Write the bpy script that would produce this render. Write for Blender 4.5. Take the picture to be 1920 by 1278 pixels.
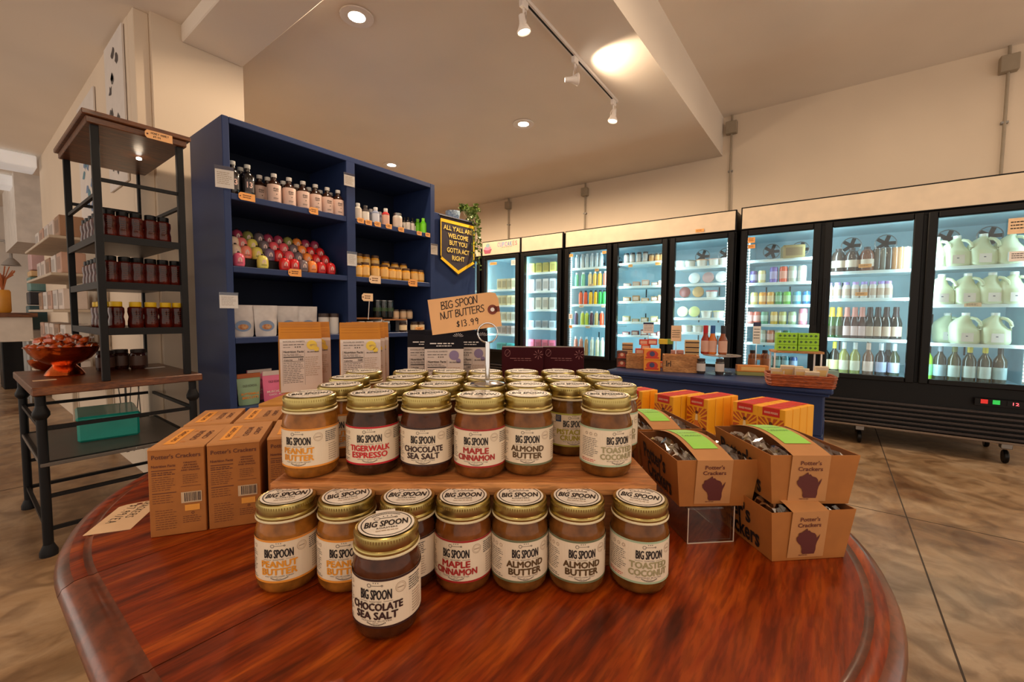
import bpy, math, random
from mathutils import Vector, Matrix
random.seed(7)
PI = math.pi
for o in list(bpy.data.objects): bpy.data.objects.remove(o)
COL = bpy.context.scene.collection
S = bpy.context.scene

# ------------------------------------------------------------------ camera
H = 1.06
F_PX, YAW, PITCH, ROLL = 800.87, math.radians(37.0988), math.radians(3.39663), math.radians(.435826)
FW = Vector((math.cos(YAW)*math.cos(PITCH), math.sin(YAW)*math.cos(PITCH), -math.sin(PITCH)))
R0 = Vector((math.sin(YAW), -math.cos(YAW), 0)); U0 = R0.cross(FW)
RT = math.cos(ROLL)*R0 + math.sin(ROLL)*U0
UP = -math.sin(ROLL)*R0 + math.cos(ROLL)*U0
cam = bpy.data.cameras.new('camera'); cam.sensor_width = 36; cam.sensor_fit = 'HORIZONTAL'
cam.lens = F_PX*36/1920; cam.clip_start = .02; cam.clip_end = 100
co = bpy.data.objects.new('camera', cam); COL.objects.link(co)
co.matrix_world = Matrix(((RT.x, UP.x, -FW.x, 0), (RT.y, UP.y, -FW.y, 0), (RT.z, UP.z, -FW.z, H), (0, 0, 0, 1)))
S.camera = co
def at(px, py, axis, val):
    """point of the room seen at photo pixel (px,py) on the real plane x|y|z = val"""
    d = (px-960)/F_PX*RT - (py-639)/F_PX*UP + FW
    o = Vector((0, 0, H)); t = (val-o[axis])/d[axis]
    return o + d*t

# ------------------------------------------------------------------ world, exposure, lights
S.view_settings.view_transform = 'Standard'; S.view_settings.look = 'None'
S.view_settings.gamma = 1; S.view_settings.exposure = 0.0; S.view_settings.use_curve_mapping = False
w = bpy.data.worlds.new('world'); S.world = w; w.use_nodes = True
w.node_tree.nodes['Background'].inputs[0].default_value = (1.0, .86, .72, 1)
w.node_tree.nodes['Background'].inputs[1].default_value = 1.15
def lamp(kind, loc, energy, col, size=.1, size_y=None, dirv=(0, 0, -1), spot=None, blend=.6, name='lamp'):
    l = bpy.data.lights.new(name, kind); l.energy = energy; l.color = col
    if kind == 'AREA':
        l.size = size
        if size_y: l.shape = 'RECTANGLE'; l.size_y = size_y
    elif kind == 'SPOT':
        l.shadow_soft_size = size; l.spot_size = spot; l.spot_blend = blend
    else: l.shadow_soft_size = size
    o = bpy.data.objects.new(name, l); COL.objects.link(o); o.location = loc
    o.rotation_euler = Vector(dirv).to_track_quat('-Z', 'Y').to_euler()
    return o
WARM = (1, .76, .52)
CEIL = 2.88; HICEIL = 3.30; STEPV = 1.10
DOWN = [(1.59, 2.41), (3.38, 2.44), (3.34, 4.38)]
for (x, y), e in zip(DOWN, (44, 215, 215)):
    lamp('SPOT', (x, y, CEIL-.03), e, WARM, .06, dirv=(0, 0, -1), spot=3.1, blend=.35, name='downlight_beam')
# downlights of the same kind over the camera's side of the room
for x, y, z in [(.0, .25, HICEIL-.03), (2.1, .1, HICEIL-.03), (.9, -1.2, HICEIL-.03), (3.6, -.6, HICEIL-.03), (-1.3, -.2, HICEIL-.03), (2.9, -2.2, HICEIL-.03)]:
    lamp('SPOT', (x, y, z), 24, WARM, .07, dirv=(0, 0, -1), spot=3.1, blend=.35, name='downlight_beam')
# area light added as daylight fill for the left aisle, no window modelled
lamp('AREA', (-2.6, 6.0, 1.7), 12, (1, .90, .82), 3.0, 1.8, dirv=(1, .15, -.05), name='aisle_fill_light')

# ------------------------------------------------------------------ materials
MATS = {}
def mat(name, col, rough=.55, metal=0, coat=0, emit=0, ecol=None, var=.07, scale=9, bump=0, col2=None, spec=.5, stretch=None, trans=0, detail=2):
    if name in MATS: return MATS[name]
    m = bpy.data.materials.new(name); m.use_nodes = True; nt = m.node_tree; N = nt.nodes; L = nt.links
    b = N['Principled BSDF']
    b.inputs['Roughness'].default_value = rough; b.inputs['Metallic'].default_value = metal
    b.inputs['Specular IOR Level'].default_value = spec
    if coat: b.inputs['Coat Weight'].default_value = coat; b.inputs['Coat Roughness'].default_value = .04
    if trans: b.inputs['Transmission Weight'].default_value = trans
    tc = N.new('ShaderNodeTexCoord'); nz = N.new('ShaderNodeTexNoise'); nz.inputs['Scale'].default_value = scale
    nz.inputs['Detail'].default_value = detail
    src = tc.outputs['Object']
    if stretch:
        mp = N.new('ShaderNodeMapping'); mp.inputs['Scale'].default_value = stretch; L.new(src, mp.inputs[0]); src = mp.outputs[0]
    L.new(src, nz.inputs['Vector'])
    cr = N.new('ShaderNodeValToRGB'); L.new(nz.outputs['Fac'], cr.inputs[0])
    c2 = col2 or tuple(min(1, c*(1+var)) for c in col); c1 = col if col2 else tuple(c*(1-var) for c in col)
    cr.color_ramp.elements[0].color = (*c1, 1); cr.color_ramp.elements[1].color = (*c2, 1)
    cr.color_ramp.elements[0].position = .32; cr.color_ramp.elements[1].position = .68
    L.new(cr.outputs[0], b.inputs['Base Color'])
    if bump:
        bp = N.new('ShaderNodeBump'); bp.inputs['Strength'].default_value = bump; bp.inputs['Distance'].default_value = .002
        L.new(nz.outputs['Fac'], bp.inputs['Height']); L.new(bp.outputs[0], b.inputs['Normal'])
    if emit:
        b.inputs['Emission Color'].default_value = (*(ecol or col), 1); b.inputs['Emission Strength'].default_value = emit
    MATS[name] = m; return m
def rgb(r, g, b):
    f = lambda c: (c/255/12.92 if c/255 <= .04045 else ((c/255+.055)/1.055)**2.4)
    return (f(r), f(g), f(b))
def glass(name, tint=(1, 1, 1), fac=.07, rough=.02):
    if name in MATS: return MATS[name]
    m = bpy.data.materials.new(name); m.use_nodes = True; nt = m.node_tree; N = nt.nodes; L = nt.links
    N.remove(N['Principled BSDF']); out = N['Material Output']
    t = N.new('ShaderNodeBsdfTransparent'); t.inputs[0].default_value = (*tint, 1)
    g = N.new('ShaderNodeBsdfGlossy'); g.inputs['Roughness'].default_value = rough
    nz = N.new('ShaderNodeTexNoise'); nz.inputs['Scale'].default_value = 3
    lw = N.new('ShaderNodeLayerWeight'); lw.inputs[0].default_value = .35
    ma = N.new('ShaderNodeMath'); ma.operation = 'MULTIPLY_ADD'; ma.inputs[1].default_value = .5; ma.inputs[2].default_value = fac
    L.new(lw.outputs['Fresnel'], ma.inputs[0])
    mx = N.new('ShaderNodeMixShader'); L.new(ma.outputs[0], mx.inputs[0]); L.new(t.outputs[0], mx.inputs[1]); L.new(g.outputs[0], mx.inputs[2])
    L.new(mx.outputs[0], out.inputs['Surface']); MATS[name] = m; return m
def wood(name, c1, c2, c3, rough, coat, stretch, scale=6, bump=.15):
    if name in MATS: return MATS[name]
    m = bpy.data.materials.new(name); m.use_nodes = True; nt = m.node_tree; N = nt.nodes; L = nt.links
    b = N['Principled BSDF']; b.inputs['Roughness'].default_value = rough
    if coat: b.inputs['Coat Weight'].default_value = coat; b.inputs['Coat Roughness'].default_value = .12
    tc = N.new('ShaderNodeTexCoord'); oi = N.new('ShaderNodeObjectInfo')
    ad = N.new('ShaderNodeVectorMath'); ad.operation = 'ADD'; L.new(tc.outputs['Object'], ad.inputs[0])
    vm = N.new('ShaderNodeVectorMath'); vm.operation = 'SCALE'; vm.inputs[0].default_value = (3.1, 5.7, 2.3); L.new(oi.outputs['Random'], vm.inputs['Scale'])
    L.new(vm.outputs[0], ad.inputs[1])
    mp = N.new('ShaderNodeMapping'); mp.inputs['Scale'].default_value = stretch; L.new(ad.outputs[0], mp.inputs[0])
    n1 = N.new('ShaderNodeTexNoise'); n1.inputs['Scale'].default_value = scale; n1.inputs['Detail'].default_value = 7; n1.inputs['Distortion'].default_value = .9
    L.new(mp.outputs[0], n1.inputs['Vector'])
    n2 = N.new('ShaderNodeTexNoise'); n2.inputs['Scale'].default_value = scale*7; n2.inputs['Detail'].default_value = 4; L.new(mp.outputs[0], n2.inputs['Vector'])
    wv = N.new('ShaderNodeTexWave'); wv.bands_direction = 'Y'; wv.inputs['Scale'].default_value = scale*.22; wv.inputs['Distortion'].default_value = 7; wv.inputs['Detail'].default_value = 3; wv.inputs['Detail Scale'].default_value = 1.2
    L.new(mp.outputs[0], wv.inputs['Vector'])
    cr = N.new('ShaderNodeValToRGB'); e = cr.color_ramp.elements
    e[0].color = (*c1, 1); e[0].position = .30; e[1].color = (*c3, 1); e[1].position = .72
    k = e.new(.5); k.color = (*c2, 1)
    L.new(n1.outputs['Fac'], cr.inputs[0])
    m1 = N.new('ShaderNodeMix'); m1.data_type = 'RGBA'; m1.blend_type = 'MULTIPLY'; m1.inputs['Factor'].default_value = .42
    c4 = N.new('ShaderNodeValToRGB'); c4.color_ramp.elements[0].position = .40; c4.color_ramp.elements[0].color = (.25, .2, .18, 1); c4.color_ramp.elements[1].position = .55
    L.new(n2.outputs['Fac'], c4.inputs[0]); L.new(cr.outputs[0], m1.inputs['A']); L.new(c4.outputs[0], m1.inputs['B'])
    m2 = N.new('ShaderNodeMix'); m2.data_type = 'RGBA'; m2.blend_type = 'MULTIPLY'; m2.inputs['Factor'].default_value = .35
    c5 = N.new('ShaderNodeValToRGB'); c5.color_ramp.elements[0].position = .1; c5.color_ramp.elements[0].color = (.35, .25, .2, 1); c5.color_ramp.elements[1].position = .5
    L.new(wv.outputs['Fac'], c5.inputs[0]); L.new(m1.outputs['Result'], m2.inputs['A']); L.new(c5.outputs[0], m2.inputs['B'])
    L.new(m2.outputs['Result'], b.inputs['Base Color'])
    bp = N.new('ShaderNodeBump'); bp.inputs['Strength'].default_value = bump; bp.inputs['Distance'].default_value = .001
    L.new(n2.outputs['Fac'], bp.inputs['Height']); L.new(bp.outputs[0], b.inputs['Normal'])
    MATS[name] = m; return m
def concrete():
    m = bpy.data.materials.new('stained_concrete'); m.use_nodes = True; nt = m.node_tree; N = nt.nodes; L = nt.links
    b = N['Principled BSDF']; tc = N.new('ShaderNodeTexCoord')
    n1 = N.new('ShaderNodeTexNoise'); n1.inputs['Scale'].default_value = 1.3; n1.inputs['Detail'].default_value = 9; n1.inputs['Roughness'].default_value = .65; n1.inputs['Distortion'].default_value = .8
    n2 = N.new('ShaderNodeTexNoise'); n2.inputs['Scale'].default_value = 5; n2.inputs['Detail'].default_value = 8; n2.inputs['Distortion'].default_value = 1.5
    for n in (n1, n2): L.new(tc.outputs['Object'], n.inputs['Vector'])
    cr = N.new('ShaderNodeValToRGB'); e = cr.color_ramp.elements
    e[0].position = .33; e[0].color = (*rgb(118, 82, 52), 1); e[1].position = .68; e[1].color = (*rgb(196, 170, 140), 1)
    k = e.new(.5); k.color = (*rgb(164, 132, 98), 1)
    L.new(n1.outputs['Fac'], cr.inputs[0])
    c2 = N.new('ShaderNodeValToRGB'); c2.color_ramp.elements[0].position = .36; c2.color_ramp.elements[0].color = (.42, .36, .30, 1); c2.color_ramp.elements[1].position = .58
    L.new(n2.outputs['Fac'], c2.inputs[0])
    mx = N.new('ShaderNodeMix'); mx.data_type = 'RGBA'; mx.blend_type = 'MULTIPLY'; mx.inputs['Factor'].default_value = .75
    L.new(cr.outputs[0], mx.inputs['A']); L.new(c2.outputs[0], mx.inputs['B']); L.new(mx.outputs['Result'], b.inputs['Base Color'])
    rr = N.new('ShaderNodeMapRange'); rr.inputs['To Min'].default_value = .22; rr.inputs['To Max'].default_value = .5
    L.new(n2.outputs['Fac'], rr.inputs[0]); L.new(rr.outputs[0], b.inputs['Roughness'])
    return m
CONC = concrete()
CEILM = mat('ceiling_paint', rgb(238, 226, 212), .85, var=.04, scale=1.2)
WALLM = mat('warm_white_wall_paint', rgb(226, 208, 186), .8, var=.03, scale=1.5)
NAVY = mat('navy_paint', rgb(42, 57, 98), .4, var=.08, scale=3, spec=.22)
NAVY_SHADE = mat('navy_paint_shaded', rgb(20, 28, 48), .6, var=.1, scale=3, spec=.15)  # same navy darkened, the shade of the recesses put into the colour
BLACK = mat('black_metal', rgb(17, 16, 18), .5, var=.15, scale=12, spec=.25)
BLKP = mat('black_plastic', rgb(11, 10, 11), .35, spec=.25)
TABLE = wood('glossy_oak', rgb(84, 24, 3), rgb(142, 50, 6), rgb(182, 84, 18), .32, .08, (.9, 7, 7), 5)
TABLE.node_tree.nodes['Principled BSDF'].inputs['Specular IOR Level'].default_value = .28
TEDGE = wood('oak_edge', rgb(84, 34, 14), rgb(120, 54, 24), rgb(150, 74, 36), .3, .3, (2, 2, 9), 5)
PINE = wood('pine_board', rgb(176, 104, 52), rgb(200, 128, 68), rgb(216, 150, 88), .5, .15, (1, 9, 9), 5)
WALN = wood('walnut_top', rgb(70, 36, 16), rgb(108, 60, 28), rgb(136, 82, 42), .35, .15, (1.5, 8, 8), 5)
CRATE = wood('crate_wood', rgb(176, 118, 66), rgb(206, 146, 88), rgb(222, 166, 106), .6, 0, (2, 8, 8), 6)
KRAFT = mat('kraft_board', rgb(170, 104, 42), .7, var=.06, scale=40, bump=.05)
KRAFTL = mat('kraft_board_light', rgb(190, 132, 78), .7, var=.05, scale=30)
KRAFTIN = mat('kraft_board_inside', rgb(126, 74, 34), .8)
TAGM = mat('manila_tag', rgb(236, 180, 124), .7, var=.04, scale=30)
TAGL = mat('cream_tag', rgb(240, 205, 165), .7, var=.03, scale=30)
INK = mat('black_ink', rgb(28, 18, 20), .6)
BRINK = mat('brown_ink', rgb(92, 42, 26), .6)
GREYINK = mat('grey_ink', rgb(96, 88, 84), .6)
FAINT = mat('faint_print', rgb(176, 152, 128), .6)
CREAM = mat('cream_label', rgb(238, 218, 190), .5, var=.02, scale=30)
WHITE = mat('white_paper', rgb(240, 232, 226), .5, var=.02)
GOLD = mat('gold_tin', rgb(186, 166, 104), .3, metal=1, var=.05, scale=20)
RIM = mat('pale_lid_rim', rgb(232, 216, 178), .35)
CHROME = mat('chrome', rgb(220, 220, 222), .08, metal=1)
STEEL = mat('brushed_steel', rgb(150, 148, 146), .35, metal=1)
ORANGE = mat('orange_tag', rgb(240, 168, 92), .6)
PANE = glass('door_glass', (.93, .98, .98), .03)
ACRYL = glass('acrylic', (.985, .985, .98), .03)
CANW = glass('candy_wrap', (.98, .95, .92), .05, .12)
CELLO = glass('cellophane', (.95, .94, .92), .22, .10)
INWHITE = mat('cooler_lining', rgb(196, 226, 236), .5, var=.03)
SHELFW = mat('cooler_shelf', rgb(222, 238, 240), .35)
LED = mat('cool_led', (1, 1, 1), emit=7, ecol=(.85, .97, 1))
LAMPE = mat('lit_lamp_lens', (1, .97, .9), emit=14, ecol=(1, .93, .82))
SIGN = mat('backlit_header', rgb(196, 172, 142), .5, emit=.17, ecol=rgb(255, 230, 196))
DARK = mat('dark_brown', rgb(40, 22, 16), .4)
GREENL = mat('lime_label', rgb(140, 224, 52), .5, col2=rgb(168, 226, 110), scale=9)

# ------------------------------------------------------------------ mesh builder
TXT = {}
def textgeo(s, bold=0.0):
    k = (s, bold)
    if k in TXT: return TXT[k]
    c = bpy.data.curves.new('t', 'FONT'); c.body = s; c.size = 1; c.resolution_u = 2; c.offset = bold
    c.align_x = 'CENTER'; c.align_y = 'CENTER'
    o = bpy.data.objects.new('t', c); COL.objects.link(o)
    bpy.context.view_layer.update()
    me = o.to_mesh(); vs = [(v.co.x, v.co.y) for v in me.vertices]; fs = [tuple(p.vertices) for p in me.polygons]
    o.to_mesh_clear(); bpy.data.objects.remove(o); bpy.data.curves.remove(c)
    if vs:
        x0 = min(v[0] for v in vs); x1 = max(v[0] for v in vs); y0 = min(v[1] for v in vs); y1 = max(v[1] for v in vs)
        vs = [((x-(x0+x1)/2)/(x1-x0), (y-(y0+y1)/2)/(y1-y0)) for x, y in vs]     # normalised to a unit box
    TXT[k] = (vs, fs); return TXT[k]
class MB:
    def __init__(s): s.v = []; s.f = []; s.m = []; s.s = []; s.mats = []
    def mi(s, m):
        if m not in s.mats: s.mats.append(m)
        return s.mats.index(m)
    def add(s, vs, fs, m, smooth=False):
        n = len(s.v); k = s.mi(m); s.v += [tuple(v) for v in vs]
        for f in fs: s.f.append(tuple(i+n for i in f)); s.m.append(k); s.s.append(smooth)
        return s
    def box(s, a, b, m, bev=0):
        x0, y0, z0 = a; x1, y1, z1 = b
        if not bev:
            vs = [(x0, y0, z0), (x1, y0, z0), (x1, y1, z0), (x0, y1, z0), (x0, y0, z1), (x1, y0, z1), (x1, y1, z1), (x0, y1, z1)]
            return s.add(vs, [(3, 2, 1, 0), (4, 5, 6, 7), (0, 1, 5, 4), (1, 2, 6, 5), (2, 3, 7, 6), (3, 0, 4, 7)], m)
        q = bev; vs = []; 
        for z, i in ((z0, q), (z0+q, 0), (z1-q, 0), (z1, q)):
            for X, Y, sx, sy in ((x0, y0, 1, 1), (x1, y0, -1, 1), (x1, y1, -1, -1), (x0, y1, 1, -1)):
                if i: vs += [(X+sx*q, Y+sy*q, z)]*1
                else:
                    pair = [(X+sx*q, Y, z), (X, Y+sy*q, z)]
                    if (sx, sy) in ((1, 1), (-1, -1)): pair = pair[::-1]
                    vs += pair
        # rings: 4, 8, 8, 4
        fs = [(3, 2, 1, 0)]
        for k in range(4):
            a0 = 4+2*k; a1 = a0+1; n0 = 4+2*((k+1) % 4)
            fs += [(a0, a1, a1+8, a0+8), (a1, n0, n0+8, a1+8), (k, a1, a0), (k, (k+1) % 4, n0, a1)]
            fs += [(20+k, a0+8, a1+8), (20+k, a1+8, n0+8, 20+(k+1) % 4)]
        fs.append((20, 21, 22, 23))
        return s.add(vs, fs, m)
    def lathe(s, prof, m, n=20, c=(0, 0), smooth=True, sc=(1, 1), rot=0, caps=True):
        vs = []; fs = []
        for r, z in prof:
            for k in range(n):
                a = 2*PI*k/n+rot; vs.append((c[0]+r*math.cos(a)*sc[0], c[1]+r*math.sin(a)*sc[1], z))
        for i in range(len(prof)-1):
            for k in range(n):
                k2 = (k+1) % n; fs.append((i*n+k, i*n+k2, (i+1)*n+k2, (i+1)*n+k))
        s.add(vs, fs, m, smooth)
        if caps:
            b = len(s.v)-len(vs); k = s.mi(m)
            if prof[0][0] > 1e-4: s.f.append(tuple(range(b+n-1, b-1, -1))); s.m.append(k); s.s.append(False)
            if prof[-1][0] > 1e-4: s.f.append(tuple(range(b+(len(prof)-1)*n, b+len(prof)*n))); s.m.append(k); s.s.append(False)
        return s
    def tube(s, pts, r, m, n=8, closed=False):
        pts = [Vector(p) for p in pts]; vs = []; fs = []; L = len(pts)
        for i, p in enumerate(pts):
            if closed: t = pts[(i+1) % L]-pts[i-1]
            else: t = pts[min(i+1, L-1)]-pts[max(i-1, 0)]
            t.normalize(); a = t.cross(Vector((0, 0, 1)))
            if a.length < .1: a = t.cross(Vector((1, 0, 0)))
            a.normalize(); b = t.cross(a)
            rr = r[i] if isinstance(r, (list, tuple)) else r
            for k in range(n):
                q = 2*PI*k/n; vs.append(p+(a*math.cos(q)+b*math.sin(q))*rr)
        for i in range(L if closed else L-1):
            j = (i+1) % L
            for k in range(n): fs.append((i*n+k, j*n+k, j*n+(k+1) % n, i*n+(k+1) % n))
        if not closed: fs += [tuple(range(n-1, -1, -1))[::-1], tuple(range((L-1)*n, L*n))[::-1]]
        return s.add(vs, fs, m, True)
    def beam(s, a, b, wd, hh, m):
        a = Vector(a); b = Vector(b); t = (b-a).normalized(); u = t.cross(Vector((0, 0, 1)))
        if u.length < .01: u = Vector((1, 0, 0))
        u.normalize(); v = u.cross(t); vs = []
        for p in (a, b):
            for i, j in ((-1, -1), (1, -1), (1, 1), (-1, 1)): vs.append(p+u*wd/2*i+v*hh/2*j)
        return s.add(vs, [(0, 1, 2, 3), (7, 6, 5, 4), (0, 4, 5, 1), (1, 5, 6, 2), (2, 6, 7, 3), (3, 7, 4, 0)], m)
    def prism(s, out, z0, z1, m):
        n = len(out); vs = [(x, y, z0) for x, y in out]+[(x, y, z1) for x, y in out]
        return s.add(vs, [tuple(range(n-1, -1, -1)), tuple(range(n, 2*n))]+[(i, (i+1) % n, n+(i+1) % n, n+i) for i in range(n)], m)
    def flat(s, pts, xf, m):
        return s.add([xf(*p) for p in pts], [tuple(range(len(pts)))], m)
    def rect(s, x0, y0, x1, y1, xf, m, seg=1):
        vs = []; 
        for i in range(seg+1):
            x = x0+(x1-x0)*i/seg; vs += [xf(x, y0), xf(x, y1)]
        return s.add(vs, [(2*i, 2*i+2, 2*i+3, 2*i+1) for i in range(seg)], m)
    def text(s, t, cx, cy, wd, ht, xf, m, bold=0.0, rot=0, shear=0):
        vs, fs = textgeo(t, bold); c, sn = math.cos(rot), math.sin(rot); o = []
        for x, y in vs:
            X = x*wd+y*ht*shear; Y = y*ht; o.append(xf(cx+X*c-Y*sn, cy+X*sn+Y*c))
        return s.add(o, fs, m)
    def btext(s, t, cx, cy, wd, ht, xf, m, d=.0004, **k):
        def lift(j):
            def g(x, y):
                p = Vector(xf(x, y)); n = (Vector(xf(x+.0005, y))-p).cross(Vector(xf(x, y+.0005))-p).normalized(); return tuple(p+n*(j*d*.22))
            return g
        for j, (dx, dy) in enumerate(((0, 0), (d, 0), (-d, 0), (0, d*.7), (0, -d*.7))): s.text(t, cx+dx, cy+dy, wd, ht, lift(j), m, **k)
        return s
    def lines(s, x0, y0, x1, y1, n, xf, m, fill=.5, rnd=None, seg=1):
        """small illegible print: n rows of broken word bars"""
        R = rnd or random; h = (y1-y0)/n
        for i in range(n):
            yb = y0+h*i+h*(1-fill)/2; x = x0; xe = x1-(x1-x0)*R.random()*.25
            while x < xe:
                wl = (x1-x0)*(.08+.16*R.random()); s.rect(x, yb, min(x+wl, xe), yb+h*fill, xf, m, seg); x += wl+(x1-x0)*.035
        return s
    def ring(s, cx, cy, r0, r1, xf, m, n=28, a0=0, a1=2*PI, sy=1):
        vs = []
        for k in range(n+1):
            a = a0+(a1-a0)*k/n; vs += [xf(cx+r0*math.cos(a), cy+r0*math.sin(a)*sy), xf(cx+r1*math.cos(a), cy+r1*math.sin(a)*sy)]
        return s.add(vs, [(2*k, 2*k+1, 2*k+3, 2*k+2) for k in range(n)], m)
    def disc(s, cx, cy, r, xf, m, n=24, sy=1):
        return s.add([xf(cx+r*math.cos(2*PI*k/n), cy+r*math.sin(2*PI*k/n)*sy) for k in range(n)], [tuple(range(n))], m)
    def build(s, name, parent=None, sharp=True):
        me = bpy.data.meshes.new(name); me.from_pydata(s.v, [], s.f)
        for m in s.mats: me.materials.append(m)
        me.polygons.foreach_set('material_index', s.m); me.polygons.foreach_set('use_smooth', s.s)
        me.update()
        if sharp and any(s.s): me.set_sharp_from_angle(angle=math.radians(38))
        o = bpy.data.objects.new(name, me); COL.objects.link(o)
        if parent: o.parent = parent
        return o
def tag(o, label, cat, group=None, kind=None):
    o['label'] = label; o['category'] = cat
    if group: o['group'] = group
    if kind: o['kind'] = kind
    return o
def thing(name, loc=(0, 0, 0), rz=0, label=None, cat=None, group=None):
    o = bpy.data.objects.new(name, None); COL.objects.link(o); o.location = loc; o.rotation_euler = (0, 0, rz); o.empty_display_size = .05
    if label: tag(o, label, cat, group)
    return o
def struct(name, mb, parent=None):
    o = mb.build(name, parent); o['kind'] = 'structure'; return o
def dup(root, loc, rz=0, label=None, group=None):
    r = root.copy(); COL.objects.link(r); r.location = loc; r.rotation_euler = (0, 0, rz)
    if label: r['label'] = label
    if group: r['group'] = group
    for c in root.children:
        d = c.copy(); COL.objects.link(d); d.parent = r
        for g in c.children:
            e = g.copy(); COL.objects.link(e); e.parent = d
    return r
PROTO = {}
def place(key, build, loc, rz, label, cat, group=None):
    if key not in PROTO:
        o = build(); PROTO[key] = o; o.location = loc; o.rotation_euler = (0, 0, rz); tag(o, label, cat, group); return o
    o = dup(PROTO[key], loc, rz, label)
    if group: o['group'] = group
    elif 'group' in o: del o['group']
    return o
ORD = ['first', 'second', 'third', 'fourth', 'fifth', 'sixth', 'seventh', 'eighth', 'ninth', 'tenth', 'eleventh', 'twelfth', 'thirteenth', 'fourteenth']
def nth(i, n):
    if i == 0: return 'leftmost'
    if i == n-1: return 'rightmost'
    return ORD[i]+' from left'
XY = lambda z: (lambda x, y: (x, y, z))
def XZ(y=0, x0=0, z0=0, sx=1):   # front faces looking towards -Y
    return lambda x, z: (x0+x*sx, y, z0+z)
def facing(x, y): return math.atan2(-x, y)          # rotation that turns local -Y towards the camera's spot

# ------------------------------------------------------------------ handwriting strokes (unit height)
HW = {
'B': [[(0, 0), (.05, 1)], [(0, .98), (.35, 1), (.45, .82), (.3, .6), (.05, .52)], [(.05, .52), (.45, .45), (.55, .22), (.35, .02), (-.02, 0)]],
'I': [[(.1, 0), (.12, 1)], [(-.05, 1), (.3, 1)], [(-.05, 0), (.28, .02)]],
'G': [[(.6, .85), (.35, 1), (.08, .75), (0, .4), (.15, .05), (.45, 0), (.6, .2), (.6, .45), (.35, .45)]],
'S': [[(.5, .9), (.3, 1), (.08, .82), (.15, .6), (.42, .42), (.45, .15), (.2, 0), (-.02, .1)]],
'P': [[(0, 0), (.06, 1)], [(0, .96), (.4, 1), (.52, .75), (.38, .5), (.05, .46)]],
'O': [[(.3, 1), (.05, .8), (0, .35), (.2, 0), (.48, .1), (.58, .55), (.45, .92), (.25, 1)]],
'N': [[(0, 0), (.06, 1), (.48, .02), (.6, 1.05)]],
'U': [[(0, 1), (.02, .3), (.2, 0), (.45, .1), (.55, 1)]],
'T': [[(.25, 0), (.3, 1)], [(-.05, .97), (.65, 1.02)]],
'E': [[(.45, 1), (0, .97), (0, 0), (.45, .02)], [(0, .5), (.38, .52)]],
'R': [[(0, 0), (.05, 1)], [(0, .96), (.4, 1), (.5, .75), (.35, .52), (.05, .5)], [(.2, .5), (.55, 0)]],
'$': [[(.48, .75), (.3, .85), (.1, .68), (.2, .5), (.42, .38), (.38, .15), (.15, .1), (0, .2)], [(.25, 0), (.3, .98)]],
'1': [[(.12, 0), (.15, 1)]], '.': [[(.1, 0), (.14, .06)]],
'3': [[(0, .92), (.3, 1), (.42, .78), (.18, .54), (.45, .35), (.38, .05), (0, 0)]],
'9': [[(.42, .75), (.25, 1), (.02, .8), (.1, .52), (.38, .6), (.44, .8), (.3, 0)]],
'7': [[(0, .98), (.5, 1), (.15, 0)]], 'C': [[(.5, .9), (.3, 1), (.05, .7), (.02, .3), (.25, 0), (.5, .1)]],
'A': [[(0, 0), (.28, 1), (.55, 0)], [(.1, .38), (.48, .38)]], 'K': [[(0, 0), (.03, 1)], [(.5, 1), (.05, .5), (.52, 0)]],
'H': [[(0, 0), (.03, 1)], [(.5, 1), (.5, 0)], [(0, .5), (.5, .5)]], 'Y': [[(0, 1), (.25, .5), (.5, 1)], [(.25, .5), (.22, 0)]],
'L': [[(.03, 1), (0, 0), (.42, .02)]], 'M': [[(0, 0), (.05, 1), (.3, .3), (.58, 1), (.62, 0)]],
'/': [[(0, -.05), (.35, 1.05)]], ' ': []}
def hand(mb, s, x, y, h, adv, xf, m, wd=.07):
    for ch in s:
        for st in HW.get(ch, []):
            P = [Vector((x+px*h, y+py*h)) for px, py in st]
            for i in range(len(P)-1):
                d = P[i+1]-P[i]
                if d.length < 1e-6: continue
                d.normalize(); n = Vector((-d.y, d.x))*h*wd*.5; e = d*h*wd*.3
                mb.add([xf(*(P[i]-e-n)), xf(*(P[i+1]+e-n)), xf(*(P[i+1]+e+n)), xf(*(P[i]-e+n))], [(0, 1, 2, 3)], m)
        x += adv*(.55 if ch in 'I1. ' else 1)
    return x

# ================================================================== THE SETTING
WX = 5.38                                     # the plane of the wall behind the coolers
fl = MB(); fl.box((-4, -4, -.05), (WX+.1, 13, 0), CONC); struct('floor', fl)
cj = MB()
for v in (-.35, 3.9, 8.0): cj.box((-4, v, 0), (WX, v+.006, .0008), mat('joint_line', rgb(70, 58, 48), .8))
cj.box((3.05, -4, 0), (3.056, 13, .0008), MATS['joint_line']); o = cj.build('floor_joint'); o['kind'] = 'structure'; o.name = 'trim_1'
c = MB(); c.box((-4, STEPV, CEIL), (WX+.1, 13, CEIL+.7), CEILM); c.box((-4, -4, HICEIL), (WX+.1, STEPV, HICEIL+.25), CEILM); struct('ceiling', c)
c = MB(); c.box((WX, -4, 0), (WX+.15, 13, 3.6), WALLM); struct('wall_right', c)
c = MB(); c.box((-4, 11.6, 0), (WX, 11.75, 3), mat('aisle_wall_paint', rgb(236, 230, 224), .8, var=.02)); struct('wall_back', c)
c = MB(); c.box((.82, 3.38, 0), (1.325, 7.7, CEIL), WALLM); c.box((.745, 3.55, 0), (.82, 7.7, CEIL), WALLM); struct('wall_partition', c)
c = MB(); c.box((.745, 3.42, 0), (.82, 3.55, CEIL), WALLM, .004); struct('trim_2', c)
c = MB(); c.box((.972, STEPV, 2.775), (1.322, 3.38, CEIL), CEILM, .006); struct('trim_3', c)
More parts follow.
